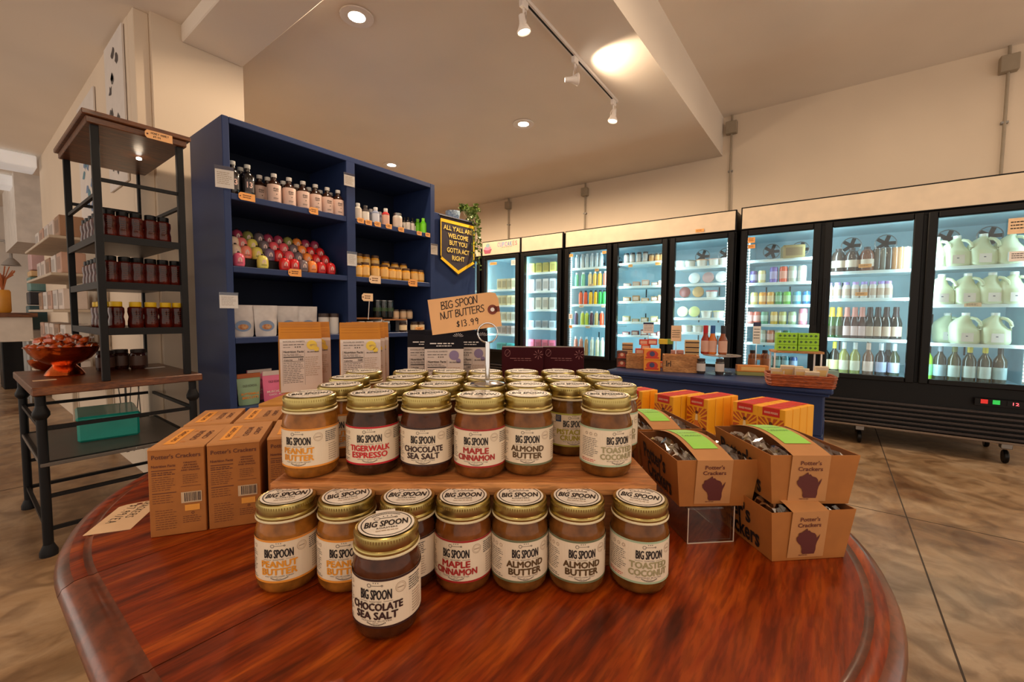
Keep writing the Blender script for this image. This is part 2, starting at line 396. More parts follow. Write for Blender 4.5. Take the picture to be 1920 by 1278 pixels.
c = MB(); c.box((.60, 8.6, 1.98), (1.3, 10.4, CEIL), mat('column_paint', rgb(232, 226, 220), .8)); struct('trim_4', c)
# ================================================================== ceiling lamps
def downlight(label, x, y, z):
    t = thing('recessed_light', (x, y, z), 0, label, 'light', 'recessed ceiling lights')
    m = MB(); m.lathe([(.075, 0), (.100, -.004), (.098, -.010), (.074, -.008)], WHITE, 28); m.build('trim_ring', t)
    m = MB(); m.lathe([(.075, -.004), (.074, -.0065), (.05, -.008)], LAMPE, 28); m.build('lens', t)
downlight('lit round ceiling light nearest the camera, beside the beam', DOWN[0][0], DOWN[0][1], CEIL)
downlight('lit round ceiling light beyond the far end of the track', DOWN[1][0], DOWN[1][1], CEIL)
downlight('lit round ceiling light just above the navy bookcase', DOWN[2][0], DOWN[2][1], CEIL)
# ceiling track and its heads
A = Vector((1.95, 1.495, CEIL)); B = Vector((3.49, 1.555, CEIL))
m = MB(); m.beam(A+Vector((0, 0, -.012)), B+Vector((0, 0, -.012)), .036, .022, WHITE); m.beam(A+Vector((0, 0, -.0235)), B+Vector((0, 0, -.0235)), .012, .002, BLACK)
tag(m.build('lighting_track'), 'white ceiling track with a black slot carrying three spotlights', 'track')
def track_head(p, aim, label, on):
    t = thing('track_spotlight', p, 0, label, 'light', 'spotlights on the ceiling track')
    q = Vector(aim).normalized()
    m = MB(); m.box((-.03, -.014, -.045), (.03, .014, 0), WHITE, .004); m.tube([(0, 0, -.045), (0, 0, -.075)], .006, WHITE); m.build('adapter', t)
    sd = q.cross(Vector((0, 0, 1)));  sd = sd.normalized() if sd.length > .1 else Vector((1, 0, 0))
    c0 = Vector((0, 0, -.15))
    m = MB(); pts = [c0+sd*.042, c0+sd*.042+Vector((0, 0, .06)), c0+sd*.03+Vector((0, 0, .075)), c0-sd*.03+Vector((0, 0, .075)), c0-sd*.042+Vector((0, 0, .06)), c0-sd*.042]
    m.tube(pts, .0035, WHITE, 6); m.build('yoke', t)
    M = q.to_track_quat('Z', 'Y').to_matrix()
    def tr(mb):
        mb.v = [tuple(M @ Vector(v)+c0) for v in mb.v]; return mb
    m = MB(); m.lathe([(.014, -.07), (.018, -.068), (.019, -.035), (.022, -.02), (.038, .015), (.041, .018), (.041, .024), (.038, .026), (.030, .0)], WHITE, 20, caps=False); tr(m).build('lamp_housing', t)
    m = MB(); m.lathe([(.037, .020), (.0, .022)], LAMPE if on else mat('lens_glow', (1, .9, .7), emit=3, ecol=(1, .85, .6)), 20, caps=False); tr(m).build('lens', t)
track_head((2.07, 1.50, CEIL-.02), (.15, -.1, -1), 'track spotlight nearest the camera, pointing down', False)
track_head((2.72, 1.525, CEIL-.02), (.72, -.75, .10), 'middle track spotlight turned sideways with a bright face', True)
track_head((3.43, 1.553, CEIL-.02), (-.15, .1, -1), 'track spotlight at the far end of the track', False)
lamp('SPOT', (2.78, 1.46, CEIL-.16), 22, WARM, .03, dirv=(.62, -.60, .42), spot=1.7, blend=.7, name='track_beam')

# ================================================================== conduits on the wall
for i, (px, py, zb) in enumerate([(953, 385, 0), (1097, 360, 0), (1372, 240, 0), (1892, 120, 0)]):
    p = at(px, py, 0, WX-.03); t = thing('electrical_conduit', (WX, p.y, 2.12), 0, ['grey box and pipe on wall, leftmost above the cupcake cooler', 'grey box and pipe on wall, second from left', 'large grey box and pipe on wall where the ceiling steps up', 'large grey box and pipe at the far right of the wall'][i], 'conduit', 'electrical pipes above the coolers')
    m = MB(); k = .045 if i < 2 else .055; z = p.z-2.12; m.box((-.07, -k, z-k*1.2), (-.0, k, z+k*1.2), mat('conduit_grey', rgb(160, 146, 126), .5), .005); m.build('junction_box', t)
    m = MB(); m.tube([(-.025, 0, z-k), (-.025, 0, -.1)], .011, MATS['conduit_grey']); m.tube([(-.025, 0, z+k), (-.025, 0, min(z+.2, (HICEIL if i > 1 else CEIL)-2.12))], .011, MATS['conduit_grey']); m.build('pipe', t)
    m = MB()
    for zz in (z*.55,): m.box((-.034, -.022, zz-.008), (0, .022, zz+.008), STEEL); 
    m.build('clamp', t)

# ================================================================== COOLERS
UF = 4.58
def cooler(v_hi, v_lo, nd, label, shelves, headtxt=False, leds=(), top=2.085):
    """v_hi is the left end; shelves: per door list of shelf heights"""
    W = v_hi-v_lo; t = thing('glass_door_cooler', (UF, v_hi, 0), -PI/2, label, 'refrigerator', 'glass door coolers along the wall')
    # local frame: x runs to the photograph's right, y runs back into the wall (front at y=0)
    D = .70
    m = MB(); th = .04
    m.box((0, .03, .16), (W, D, .56), BLKP, .004); m.box((0, .03, 1.86), (W, D, top-.01), BLKP, .004)
    m.box((0, .03, .56), (th, D, 1.86), BLKP); m.box((W-th, .03, .56), (W, D, 1.86), BLKP)
    m.box((th, D-.03, .56), (W-th, D, 1.86), INWHITE); m.box((th, .05, .556), (W-th, D-.03, .575), INWHITE); m.box((th, .05, 1.845), (W-th, D-.03, 1.861), INWHITE)
    m.box((th, .06, .575), (th+.008, D-.03, 1.845), INWHITE); m.box((W-th-.008, .06, .575), (W-th, D-.03, 1.845), INWHITE)
    for d in range(1, nd): m.box((W*d/nd-.02, .022, .56), (W*d/nd+.02, .05, 1.86), BLKP)
    m.build('cabinet', t)
    m = MB(); m.box((0, .0, 1.885), (W, .03, top), BLKP, .004); h = m.build('header', t)
    m = MB(); m.box((.012, -.006, 1.893), (W-.012, .0, top-.012), SIGN, .002)
    h2 = m.build('sign_panel', h)
    if headtxt:
        m = MB(); xf = XZ(-.0072); 
        m.flat([(.055, 1.915), (.155, 1.915), (.185, 1.975), (.03, 1.975)], xf, mat('cupcake_case', rgb(158, 74, 96)))
        m.disc(.107, 1.99, .062, XZ(-.0076), mat('cupcake_icing', rgb(226, 130, 156)), 20, .45); m.disc(.11, 2.025, .035, XZ(-.0080), mat('cupcake_top', rgb(132, 160, 166)), 14, .8)
        m.build('cupcake_print', h); m = MB()
        cols = [rgb(190, 130, 160), rgb(150, 120, 190), rgb(120, 150, 200), rgb(170, 110, 180), rgb(90, 110, 170), rgb(90, 130, 180), rgb(200, 130, 120), rgb(190, 110, 110)]
        for i, ch in enumerate('CUPCAKES'): m.text(ch, .30+i*.043, 2.02, .034, .06, XZ(-.0076), mat('sign_ink_%d' % i, cols[i]), .02)
        m.lines(.36, 1.975, .55, 1.985, 1, xf, GREYINK)
        m.build('sign_print', h)
    dw = W/nd
    for d in range(nd):
        x0 = d*dw+.012; x1 = (d+1)*dw-.012; b = .055
        m = MB()
        m.box((x0, -.03, .555), (x0+b, .02, 1.872), BLKP, .006); m.box((x1-b, -.03, .555), (x1, .02, 1.872), BLKP, .006)
        m.box((x0+b, -.03, .555), (x1-b, .02, .595), BLKP, .006); m.box((x0+b, -.03, 1.825), (x1-b, .02, 1.872), BLKP, .006)
        f = m.build('door', t)
        m = MB(); m.box((x0+b, -.012, .595), (x1-b, -.006, 1.825), PANE); m.build('pane', f)
        m = MB(); hx = x0+.018 if d % 2 else x1-.03; m.box((hx, -.042, 1.0), (hx+.012, -.03, 1.4), BLACK, .003); m.build('handle', f)
        for z in shelves[d]:
            m = MB(); m.box((x0+.02, .10, z-.014), (x1-.02, .52, z-.004), SHELFW); m.box((x0+.02, .075, z-.022), (x1-.02, .10, z+.004), SHELFW, .003)
            m.build('shelf', t)
        for side, on in zip((x0+b+.004, x1-b-.014), leds[d] if leds else (0, 0)):
            if on:
                m = MB(); k = 0
                m.box((side, .03, .6), (side+.012, .045, 1.82), SHELFW)
                for j in range(44): z = .62+j*.0268; m.box((side+.001, .0255, z), (side+.011, .03, z+.011), LED)
                m.build('led_strip', t)
        # evaporator fans under the top
        if nd > 1:
            for fx in (x0+dw*.3, x0+dw*.68):
                m = MB(); m.lathe([(.075, -.0), (.078, .012), (.07, .014)], STEEL, 20, caps=False)
                for a in range(5): m.beam((0, 0, .006), (.07*math.cos(a*1.257), .07*math.sin(a*1.257), .006), .03, .003, BLACK)
                m.v = [(v[0]+fx, -v[2]+.56, v[1]+1.735) for v in m.v]; m.build('fan', t)
        m = MB()
        for z in (1.35, 1.05, .8): m.box((x0+dw*.22, .66, z-.05), (x0+dw*.22+.01, .668, z+.05), BLACK); m.box((x0+dw*.55, .66, z-.05), (x0+dw*.55+.01, .668, z+.05), BLACK)
        m.build('shelf_clip_rail', t)
    for k in range(6):
        m = MB(); z = .185+k*.036; m.box((.02, -.012+.004*(k % 2), z), (W-.02, .03, z+.02), mat('grille_metal', rgb(62, 56, 56), .35, metal=.6), .004); m.build('grille_slat', t)
    m = MB(); m.box((0, -.014, .160), (W, .03, .176), mat('kick_rail', rgb(120, 104, 92), .4, metal=.5), .003); m.build('kick_rail', t)
    for cx in (.12, W-.12) + ((W*.5,) if nd > 1 else ()):
        for cy in (.1, D-.1):
            m = MB(); m.box((cx-.03, cy-.03, .11), (cx+.03, cy+.03, .162), STEEL, .004)
            m.lathe([(.0, -.014), (.045, -.014), (.05, -.008), (.05, .008), (.045, .014), (0, .014)], BLKP, 18, caps=False)
            n = 6*18; m.v[-n:] = [(cx+v[2], cy+v[0], .05+v[1]) for v in m.v[-n:]]
            m.build('caster', t)
    return t
SH = {'E1': [1.60, 1.385, 1.18, .995, .82], 'E2': [1.455, 1.225, .885], 'E3': [1.46, 1.17, .87],
      'D1': [1.64, 1.42, 1.20, .95], 'D2': [1.66, 1.40, 1.23, 1.0, .85], 'D3': [1.575, 1.40, 1.255, 1.05, .9], 'C': [1.62, 1.38, 1.14, .9], 'B': [1.42, 1.2, .98, .80]}
cooler(4.003, 3.335, 1, 'single door cooler with a cupcake sign on its header', [SH['B']], True, [(0, 0)])
cooler(3.325, 2.69, 1, 'single door cooler with plain header beside the cupcake cooler', [SH['C']], False, [(0, 0)])
cooler(2.665, .79, 3, 'three door cooler with juices in its left door and tubs in its right', [SH['D1'], SH['D2'], SH['D3']], False, [(1, 0), (0, 0), (0, 1)])
cooler(.755, -1.16, 3, 'three door cooler with cans, wine and milk jugs at the right', [SH['E1'], SH['E2'], SH['E3']], False, [(1, 0), (0, 0), (0, 1)], 2.095)
cooler(4.69, 4.015, 1, 'glass door cooler mostly hidden behind the pennant and trailing plant', [[1.42, 1.2, .98, .8]], False, [(0, 0)], 2.0)
# the cool LED tubes inside each cooler
for v0, v1, e in ((4.0, 3.335, 3.2), (3.325, 2.69, 3.2), (2.665, 2.04, 3.2), (2.04, 1.42, 3), (1.42, .79, 3), (.755, .117, 3), (.117, -.52, 2.8), (-.52, -1.16, 2.6), (4.69, 4.015, 2.6)):
    for v in (v0-.07, v1+.07):
        s = 1 if v < (v0+v1)/2 else -1
        lamp('AREA', (UF+.045, v, 1.2), e, (.68, .93, 1.0), .03, 1.2, dirv=(.75, s*.66, 0), name='cooler_led_light').rotation_euler = Vector((.75, s*.66, 0)).to_track_quat('-Z', 'Y').to_euler()
# controls on the big cooler
m = MB(); p0 = at(1838, 755, 0, UF-.01)
t = thing('cooler_control_panel', (UF-.012, p0.y, p0.z), -PI/2, 'small control strip with red and green buttons on black cooler base', 'control panel')
m.box((-.03, -.004, -.02), (.23, .012, .035), BLKP, .002); m.build('faceplate', t)
m = MB(); m.box((.0, -.012, 0), (.035, -.004, .03), mat('red_button', rgb(200, 40, 36), .4, emit=.6)); m.build('red_button', t)
m = MB(); m.box((.06, -.012, 0), (.095, -.004, .03), mat('green_button', rgb(40, 190, 80), .4, emit=.6)); m.build('green_button', t)
m = MB(); m.box((.13, -.010, -.005), (.21, -.004, .03), BLACK); m.text('12', .172, .013, .03, .02, XZ(-.0105), mat('led_digits', (1, .1, .1), emit=3, ecol=(1, .08, .1))); m.build('display', t)

# ================================================================== generic small goods
def cm(r, g, b, rough=.45, **k): return mat('tone_%d_%d_%d' % (r, g, b), rgb(r, g, b), rough, **k)
def glossy(r, g, b): return mat('gloss_%d_%d_%d' % (r, g, b), rgb(r, g, b), .18, coat=.6)
def lathe_item(name, segs, n=14):
    """segs: (part name, material, profile)"""
    def f():
        t = thing(name)
        for pn, mt, prof in segs:
            mb = MB(); mb.lathe(prof, mt, n); mb.build(pn, t)
        return t
    return f
def can_item(body, band, h=.122, r=.032):
    return lathe_item('drink_can', [('body', body, [(r*.8, 0), (r, .008), (r, h-.014), (r*.85, h-.002), (r*.8, h-.002)]), ('lid', STEEL, [(r*.82, h-.004), (r*.84, h), (r*.78, h-.001)]), ('label_band', band, [(r*1.01, h*.25), (r*1.012, h*.26), (r*1.012, h*.7), (r*1.01, h*.71)])], 14)
def wine(body, label, cap, h=.29, r=.038):
    return lathe_item('wine_bottle', [('bottle', body, [(r*.9, 0), (r, .006), (r, h*.55), (r*.9, h*.62), (r*.42, h*.74), (r*.36, h*.8), (r*.36, h*.97), (.001, h*.97)]), ('foil_cap', cap, [(r*.40, h*.78), (r*.41, h*.785), (r*.41, h*.99), (r*.35, h), (.001, h)]), ('label', label, [(r*1.01, h*.12), (r*1.015, h*.125), (r*1.015, h*.42), (r*1.01, h*.425)])], 14)
def champ(body, label, cap, h=.27, r=.042):
    return lathe_item('sparkling_bottle', [('bottle', body, [(r*.9, 0), (r, .006), (r, h*.5), (r*.8, h*.62), (r*.42, h*.76), (r*.36, h*.95), (.001, h*.95)]), ('foil_cap', cap, [(r*.62, h*.68), (r*.5, h*.76), (r*.44, h*.85), (r*.48, h*.9), (r*.42, h), (.001, h)]), ('label', label, [(r*1.01, h*.1), (r*1.015, h*.12), (r*1.015, h*.38), (r*1.01, h*.4)])], 14)
def juice(body, cap, h=.19, r=.031, lab=None):
    s = [('bottle', body, [(r*.85, 0), (r, .01), (r, h*.72), (r*.85, h*.82), (r*.5, h*.9)]), ('cap', cap, [(r*.55, h*.88), (r*.57, h*.89), (r*.57, h), (.001, h)])]
    if lab: s.append(('label', lab, [(r*1.01, h*.3), (r*1.02, h*.31), (r*1.02, h*.6), (r*1.01, h*.61)]))
    return lathe_item('juice_bottle', s, 14)
def jar_item(body, cap, lab, h=.10, r=.034, name='jar'):
    return lathe_item(name, [('glass_jar', body, [(r*.85, 0), (r, .008), (r, h*.76), (r*.85, h*.84)]), ('lid', cap, [(r*.88, h*.83), (r*.9, h*.85), (r*.9, h*.985), (r*.84, h), (.001, h)]), ('label', lab, [(r*1.01, h*.18), (r*1.015, h*.2), (r*1.015, h*.66), (r*1.01, h*.68)])], 16)
def tub(top, side, r=.055, h=.075):
    return lathe_item('tub', [('cup', side, [(r*.82, 0), (r*.95, h*.85)]), ('lid', top, [(r, h*.85), (r*1.02, h*.88), (r*1.02, h*.96), (r*.9, h), (.001, h)])], 18)
def box_item(name, w, d, h, mt, front=None, band=None):
    def f():
        t = thing(name)
        mb = MB(); mb.box((-w/2, -d/2, 0), (w/2, d/2, h), mt, min(w, d, h)*.04); mb.build('carton', t)
        if front:
            mb = MB(); mb.rect(-w*.38, h*.2, w*.38, h*.8, XZ(-d/2-.0006), front); mb.build('label', t)
        if band:
            mb = MB(); mb.rect(-w*.5+.0005, h*.38, w*.5-.0005, h*.62, XZ(-d/2-.0009), band); mb.build('band', t)
        return t
    return f
def card_item(w, h, mt, dark=True):
    def f():
        t = thing('price_card'); mb = MB(); mb.box((-w/2, -.001, -h/2), (w/2, .001, h/2), mt, .0004); mb.build('card', t)
        mb = MB(); mb.lines(-w*.38, -h*.25, w*.38, h*.35, 3, XZ(-.0016), INK, .35, random.Random(3)); mb.build('writing', t)
        return t
    return f
def jug():
    t = thing('milk_jug')
    prof = [(.062, 0), (.074, .012), (.077, .03), (.077, .108), (.070, .125), (.060, .16), (.042, .19), (.024, .212), (.020, .222)]
    m = MB(); n = 20; vs = []; fs = []
    milk = mat('milk_plastic', rgb(214, 222, 186), .35, var=.03)
    for r, z in prof:
        for k in range(n):
            a = 2*PI*k/n; cx, sy = math.cos(a), math.sin(a); p = 4 if z < .16 else 2.4
            q = (abs(cx)**p+abs(sy)**p)**(-1/p); k2_ = math.sin(PI*min(1, max(0, (z-.10)/.112)))*.016; vs.append((r*q*cx-k2_, r*q*sy*.95+k2_, z))
    for i in range(len(prof)-1):
        for k in range(n): fs.append((i*n+k, i*n+(k+1) % n, (i+1)*n+(k+1) % n, (i+1)*n+k))
    fs.append(tuple(range(n-1, -1, -1))); m.add(vs, fs, milk, True); m.build('jug_body', t)
    m = MB(); m.lathe([(.022, .218), (.023, .220), (.023, .238), (.001, .239)], mat('jug_cap', rgb(244, 246, 240), .4), 16); m.build('cap', t)
    m = MB(); m.tube([(.020, -.026, .200), (.040, -.046, .192), (.056, -.060, .168), (.060, -.064, .140), (.056, -.060, .112)], .0115, milk, 8); m.build('handle', t)
    m = MB(); m.rect(-.05, .02, .02, .085, XZ(-.0742), WHITE, 1); m.rect(-.025, .058, -.012, .064, XZ(-.0748), mat('navy_ink', rgb(40, 50, 90))); m.build('label', t)
    return t
def on_shelf(key, builder, px, z, label, cat, group, u=4.72, rz=-PI/2+.25, dv=0):
    p = at(px, 560, 0, u); return place(key, builder, (u, p.y+dv, z), rz, label, cat, group)
BK = 'big right cooler'
# -- door E3 (milk)
for i, (px, z) in enumerate([(1749, 1.46), (1787, 1.46), (1836, 1.46), (1888, 1.46)]): on_shelf('jug', jug, px, z, f'{nth(i,4)} white milk jug on top shelf of the milk cooler door', 'jug', 'milk jugs in the cooler')
for i, (px, z) in enumerate([(1763, 1.17), (1812, 1.17), (1858, 1.17), (1899, 1.17)]): on_shelf('jug', jug, px, z, f'{nth(i,4)} white milk jug on second shelf of the milk cooler door', 'jug', 'milk jugs in the cooler')
on_shelf('jug', jug, 1779, .87, 'milk jug set back behind others on third milk shelf', 'jug', 'milk jugs in the cooler', u=4.92)
for i, px in enumerate((1813, 1869)): on_shelf('jug', jug, px, .87, ['left front milk jug on third milk shelf', 'right front milk jug on third milk shelf'][i], 'jug', 'milk jugs in the cooler')
wc = [((150, 190, 40), (130, 220, 140), (236, 214, 40)), ((140, 190, 40), (120, 214, 140), (236, 214, 40)), ((30, 34, 28), (150, 170, 176), (120, 130, 140)), ((60, 62, 30), (190, 204, 196), (110, 116, 70)), ((50, 50, 26), (206, 214, 206), (214, 190, 60)), ((50, 48, 22), (206, 214, 206), (214, 190, 60)), ((70, 60, 40), (170, 190, 190), (50, 46, 42))]
for i, px in enumerate((1731, 1745, 1770, 1797, 1826, 1855, 1884)):
    a, b, c3 = wc[i]; on_shelf('w'+str(a)+str(b), wine(glossy(*a), cm(*b), cm(*c3)), px, .578, f'{nth(i,7)} wine bottle on bottom shelf under the milk jugs', 'bottle', 'wine bottles under the milk')
# -- door E2
for i, (px, c1) in enumerate([(1568, (62, 50, 44)), (1593, (70, 54, 48)), (1621, (128, 76, 52))]):
    on_shelf('tea'+str(c1), lathe_item('tea_jug', [('bottle', glossy(*c1), [(.045, 0), (.052, .01), (.052, .13), (.04, .17), (.02, .19)]), ('cap', cm(60, 50, 50), [(.022, .188), (.022, .206), (.001, .207)]), ('label', cm(220, 200, 180), [(.0526, .04), (.053, .041), (.053, .10), (.0526, .101)])]), px, 1.455, f'{["left", "middle", "right"][i]} large brown tea bottle on top shelf of middle door', 'bottle', 'brown tea bottles in the cooler')
for i, px in enumerate((1640, 1651, 1662, 1673, 1684, 1696)):
    c1 = [(90, 84, 76), (110, 110, 100), (70, 60, 52), (170, 120, 80), (196, 150, 110), (210, 226, 226)][i]
    on_shelf('tall'+str(c1), lathe_item('tall_can', [('body', glossy(*c1), [(.024, 0), (.028, .01), (.028, .175), (.023, .185)]), ('lid', STEEL, [(.0235, .184), (.0235, .188), (.001, .187)])]), px, 1.455, f'{nth(i,6)} slim tall can beside the brown tea bottles', 'can', 'tall cans in the cooler')
for i, px in enumerate((1554, 1569, 1586, 1603, 1619, 1635, 1651, 1664)):
    on_shelf('carton'+str(i % 2), lathe_item('milk_bottle', [('bottle', cm(214, 208, 202), [(.026, 0), (.03, .008), (.03, .10), (.02, .125)]), ('cap', cm(*[(170, 150, 220), (196, 160, 220)][i % 2]), [(.0215, .122), (.022, .124), (.022, .145), (.001, .146)]), ('label', cm(196, 170, 150), [(.0304, .03), (.0306, .032), (.0306, .085), (.0304, .087)])]), px, 1.225, f'{nth(i,8)} small white bottle with lilac cap on second shelf', 'bottle', 'lilac capped bottles in the cooler')
for i, px in enumerate((1549, 1562, 1576, 1590, 1604.5, 1618.5, 1633, 1648, 1664, 1682)):
    c1 = ((40, 70, 30), (60, 50, 30), (214, 176, 60)) if i < 3 else ((70, 40, 40), (220, 190, 186), (206, 140, 128)) if i < 6 else ((24, 24, 20), (196, 170, 150), (50, 34, 34))
    on_shelf('ch'+str(c1), champ(glossy(*c1[0]), cm(*c1[1]), cm(*c1[2])), px, .885, f'{nth(i,10)} {["gold", "gold", "gold", "pink", "pink", "pink", "dark", "dark", "dark", "dark"][i]} topped sparkling wine bottle on third shelf', 'bottle', 'sparkling wine bottles in the cooler')
wc = [((30, 34, 30), (196, 168, 150), (40, 40, 40)), ((24, 26, 18), (220, 214, 150), (206, 190, 60)), ((150, 150, 80), (222, 214, 190), (220, 220, 214)), ((150, 150, 80), (222, 214, 190), (210, 210, 204)), ((120, 84, 66), (230, 200, 186), (220, 180, 160)), ((40, 42, 50), (176, 184, 214), (214, 216, 220)), ((36, 38, 44), (180, 186, 214), (200, 204, 210)), ((50, 60, 40), (186, 190, 216), (210, 214, 220))]
for i, px in enumerate((1551, 1570, 1588, 1609, 1634, 1658, 1671, 1683)):
    a, b, c3 = wc[i]; on_shelf('w'+str(a)+str(c3), wine(glossy(*a), cm(*b), cm(*c3), .275), px, .578, f'{nth(i,8)} wine bottle on bottom shelf of the middle door', 'bottle', 'wine bottles in the middle door', u=4.74 if i != 6 else 4.86)
# -- door E1 (cans)
CC = [[(90, 70, 130), (230, 214, 150), (120, 100, 190), (230, 90, 50), (186, 190, 170), (220, 220, 216)], [(232, 214, 130), (240, 160, 50), (236, 170, 60), (60, 150, 80), (110, 190, 70), (80, 160, 190), (40, 110, 160)], [(214, 130, 120), (222, 110, 90), (110, 170, 140), (220, 180, 80), (190, 190, 110), (170, 190, 150), (236, 140, 160)], [(180, 190, 170), (200, 120, 90), (190, 200, 180), (60, 120, 90)], [(30, 90, 80), (30, 90, 80), (40, 100, 110), (30, 60, 110)]]
PX = [(1411.5, 1427, 1449, 1467, 1484, 1502), (1414, 1430, 1445, 1460, 1475.5, 1494, 1512), (1407, 1421, 1435, 1453, 1469, 1487, 1507), (1433, 1448, 1462, 1478), (1448, 1463, 1478, 1493)]
for r in range(5):
    for i, px in enumerate(PX[r]):
        cc = CC[r][i]; tall = (r == 0 and i > 1) or (r == 2 and i == 6)
        on_shelf('can'+str(cc)+str(tall), can_item(glossy(*cc), cm(*[min(255, int(x*.5+120)) for x in cc]), .15 if tall else .122, .034 if tall else .032), px, [1.385, 1.18, .995, .82, .578][r], f'{nth(i, len(PX[r]))} drink can on {["second", "third", "fourth", "fifth", "bottom"][r]} shelf of the can door', 'can', 'drink cans in the can door')
on_shelf('bxn', box_item('snack_carton', .17, .14, .12, cm(150, 130, 80), cm(120, 96, 60)), 1482, 1.60, 'brown carton on the top shelf of the can door', 'carton', None)
# -- door D3 (tubs)
TT = [(1.575, [(1274, (210, 225, 230)), (1292, (120, 130, 120)), (1314, (222, 170, 130)), (1337, (222, 190, 180)), (1356, (226, 226, 230))]), (1.40, [(1300, (220, 226, 226)), (1326, (196, 160, 160)), (1351, (230, 232, 232))]), (1.255, [(1283, (130, 66, 60)), (1308, (220, 180, 120)), (1334, (196, 90, 90))]), (1.05, [(1280, (214, 222, 176)), (1302, (216, 222, 150)), (1326, (226, 226, 206)), (1349, (222, 222, 150))]), (.9, [(1290, (210, 220, 200)), (1310, (200, 210, 190)), (1330, (220, 226, 210))])]
for r, (z, row) in enumerate(TT):
    for i, (px, cc) in enumerate(row):
        stand = (r in (1, 2, 3) and i < 2 and not (r == 1 and i == 0)) or (r == 1)
        o = on_shelf('tub'+str(cc), tub(cm(*cc), cm(226, 226, 220)), px, z, f'{nth(i, len(row))} round food tub on {["top", "second", "third", "fourth", "fifth"][r]} shelf of the tub door', 'tub', 'round tubs in the cooler')
        if stand: o.rotation_euler = (PI/2-.15, 0, -PI/2); o.location.z = z+.056; o.location.x = 4.80
# -- door D2
for i, px in enumerate((1173, 1184, 1196, 1208)): on_shelf('yog', jar_item(cm(196, 176, 160), cm(60, 50, 50), cm(206, 196, 190), .12, .03, 'yogurt_jar'), px, 1.66, f'{nth(i,4)} dark lidded yogurt jar on top shelf of second door', 'jar', 'yogurt jars in the cooler')
for i, px in enumerate((1220, 1231, 1241)): on_shelf('yogo', jar_item(cm(206, 160, 110), cm(70, 60, 50), cm(206, 150, 90), .09, .03, 'small_jar'), px, 1.66, f'{nth(i,3)} small amber jar beside the yogurt jars', 'jar', 'amber jars in the cooler')
for r, (z, cc) in enumerate([(1.40, (206, 170, 150)), (1.23, (200, 160, 110)), (1.0, (196, 180, 120)), (.85, (150, 90, 90))]):
    for i, px in enumerate((1176, 1193, 1210, 1228, 1241)):
        c2 = tuple(int(x*(.85+.07*((i*3+r) % 4))) for x in cc)
        on_shelf('pk%d%d' % (r, i % 3), box_item('food_pack', .075, .12, .035+.015*((i+r) % 3), cm(*c2), cm(220, 210, 200)), px, z, f'{nth(i,5)} wrapped food pack on {["second", "third", "fourth", "fifth"][r]} shelf of second door', 'package', 'wrapped food packs in the cooler')
# -- door D1 (juice)
J = [(1.64, [(200, 214, 220)]*6, (214, 224, 230), (1081, 1091, 1100, 1109, 1118, 1126)), (1.42, [(120, 200, 160), (120, 200, 160), (236, 210, 150), (240, 200, 90), (240, 190, 70), (226, 130, 110)], (240, 240, 240), (1081, 1093, 1106, 1115, 1124, 1134)), (1.20, [(236, 90, 40), (236, 84, 36), (242, 186, 30), (242, 186, 30), (60, 180, 80), (60, 180, 80)], (30, 30, 36), (1089, 1098, 1108, 1117, 1125.5, 1133.5)), (.95, [(70, 50, 80), (190, 206, 70), (190, 206, 70), (90, 50, 60), (196, 176, 110), (236, 90, 50)], (220, 224, 226), (1081, 1093, 1101, 1110, 1119, 1129)), (.578, [(196, 120, 100), (200, 130, 110), (176, 130, 80), (216, 220, 200), (216, 214, 176), (206, 214, 190)], (200, 206, 210), (1081, 1091, 1101, 1112, 1122, 1131))]
for r, (z, cs, cap, pxs) in enumerate(J):
    for i, px in enumerate(pxs): on_shelf('j%d%s' % (r, cs[i]), juice(glossy(*cs[i]), cm(*cap), .17 if r < 4 else .23, .026), px, z, f'{nth(i,6)} juice bottle on {["top", "second", "third", "fourth", "bottom"][r]} shelf of the juice door', 'bottle', 'juice bottles in the cooler', u=4.70)
# -- coolers B and C
for nm, pxs, us in (('plain single door cooler', (998, 1011, 1024, 1037), 4.74), ('cupcake cooler', (938, 947, 957, 965), 4.74)):
    for r, z in enumerate((SH['C'] if 'plain' in nm else SH['B'])+[.578]):
        for i, px in enumerate(pxs):
            if 'plain' in nm: cc = [(220, 214, 120), (214, 220, 226), (216, 216, 206), (170, 186, 196), (226, 110, 140)][r]
            else: cc = [(220, 210, 176), (226, 216, 176), (214, 210, 190), (196, 180, 176), (70, 190, 190)][r]
            c2 = tuple(max(0, int(x*(1-.06*((i+r) % 3)))) for x in cc); hh = [.13, .16, .16, .10, .17][r] if 'plain' in nm else [.15, .14, .13, .12, .1][r]
            on_shelf('bag%s%d%s' % (nm[:2], r, c2), box_item('frozen_food_carton', .075, .07, hh, cm(*c2), cm(*[int(x*.8) for x in c2])), px, z, f'{nth(i,4)} frozen food carton on {["top", "second", "third", "fourth", "bottom"][r]} shelf of the {nm}', 'carton', f'frozen food cartons in the {nm}')
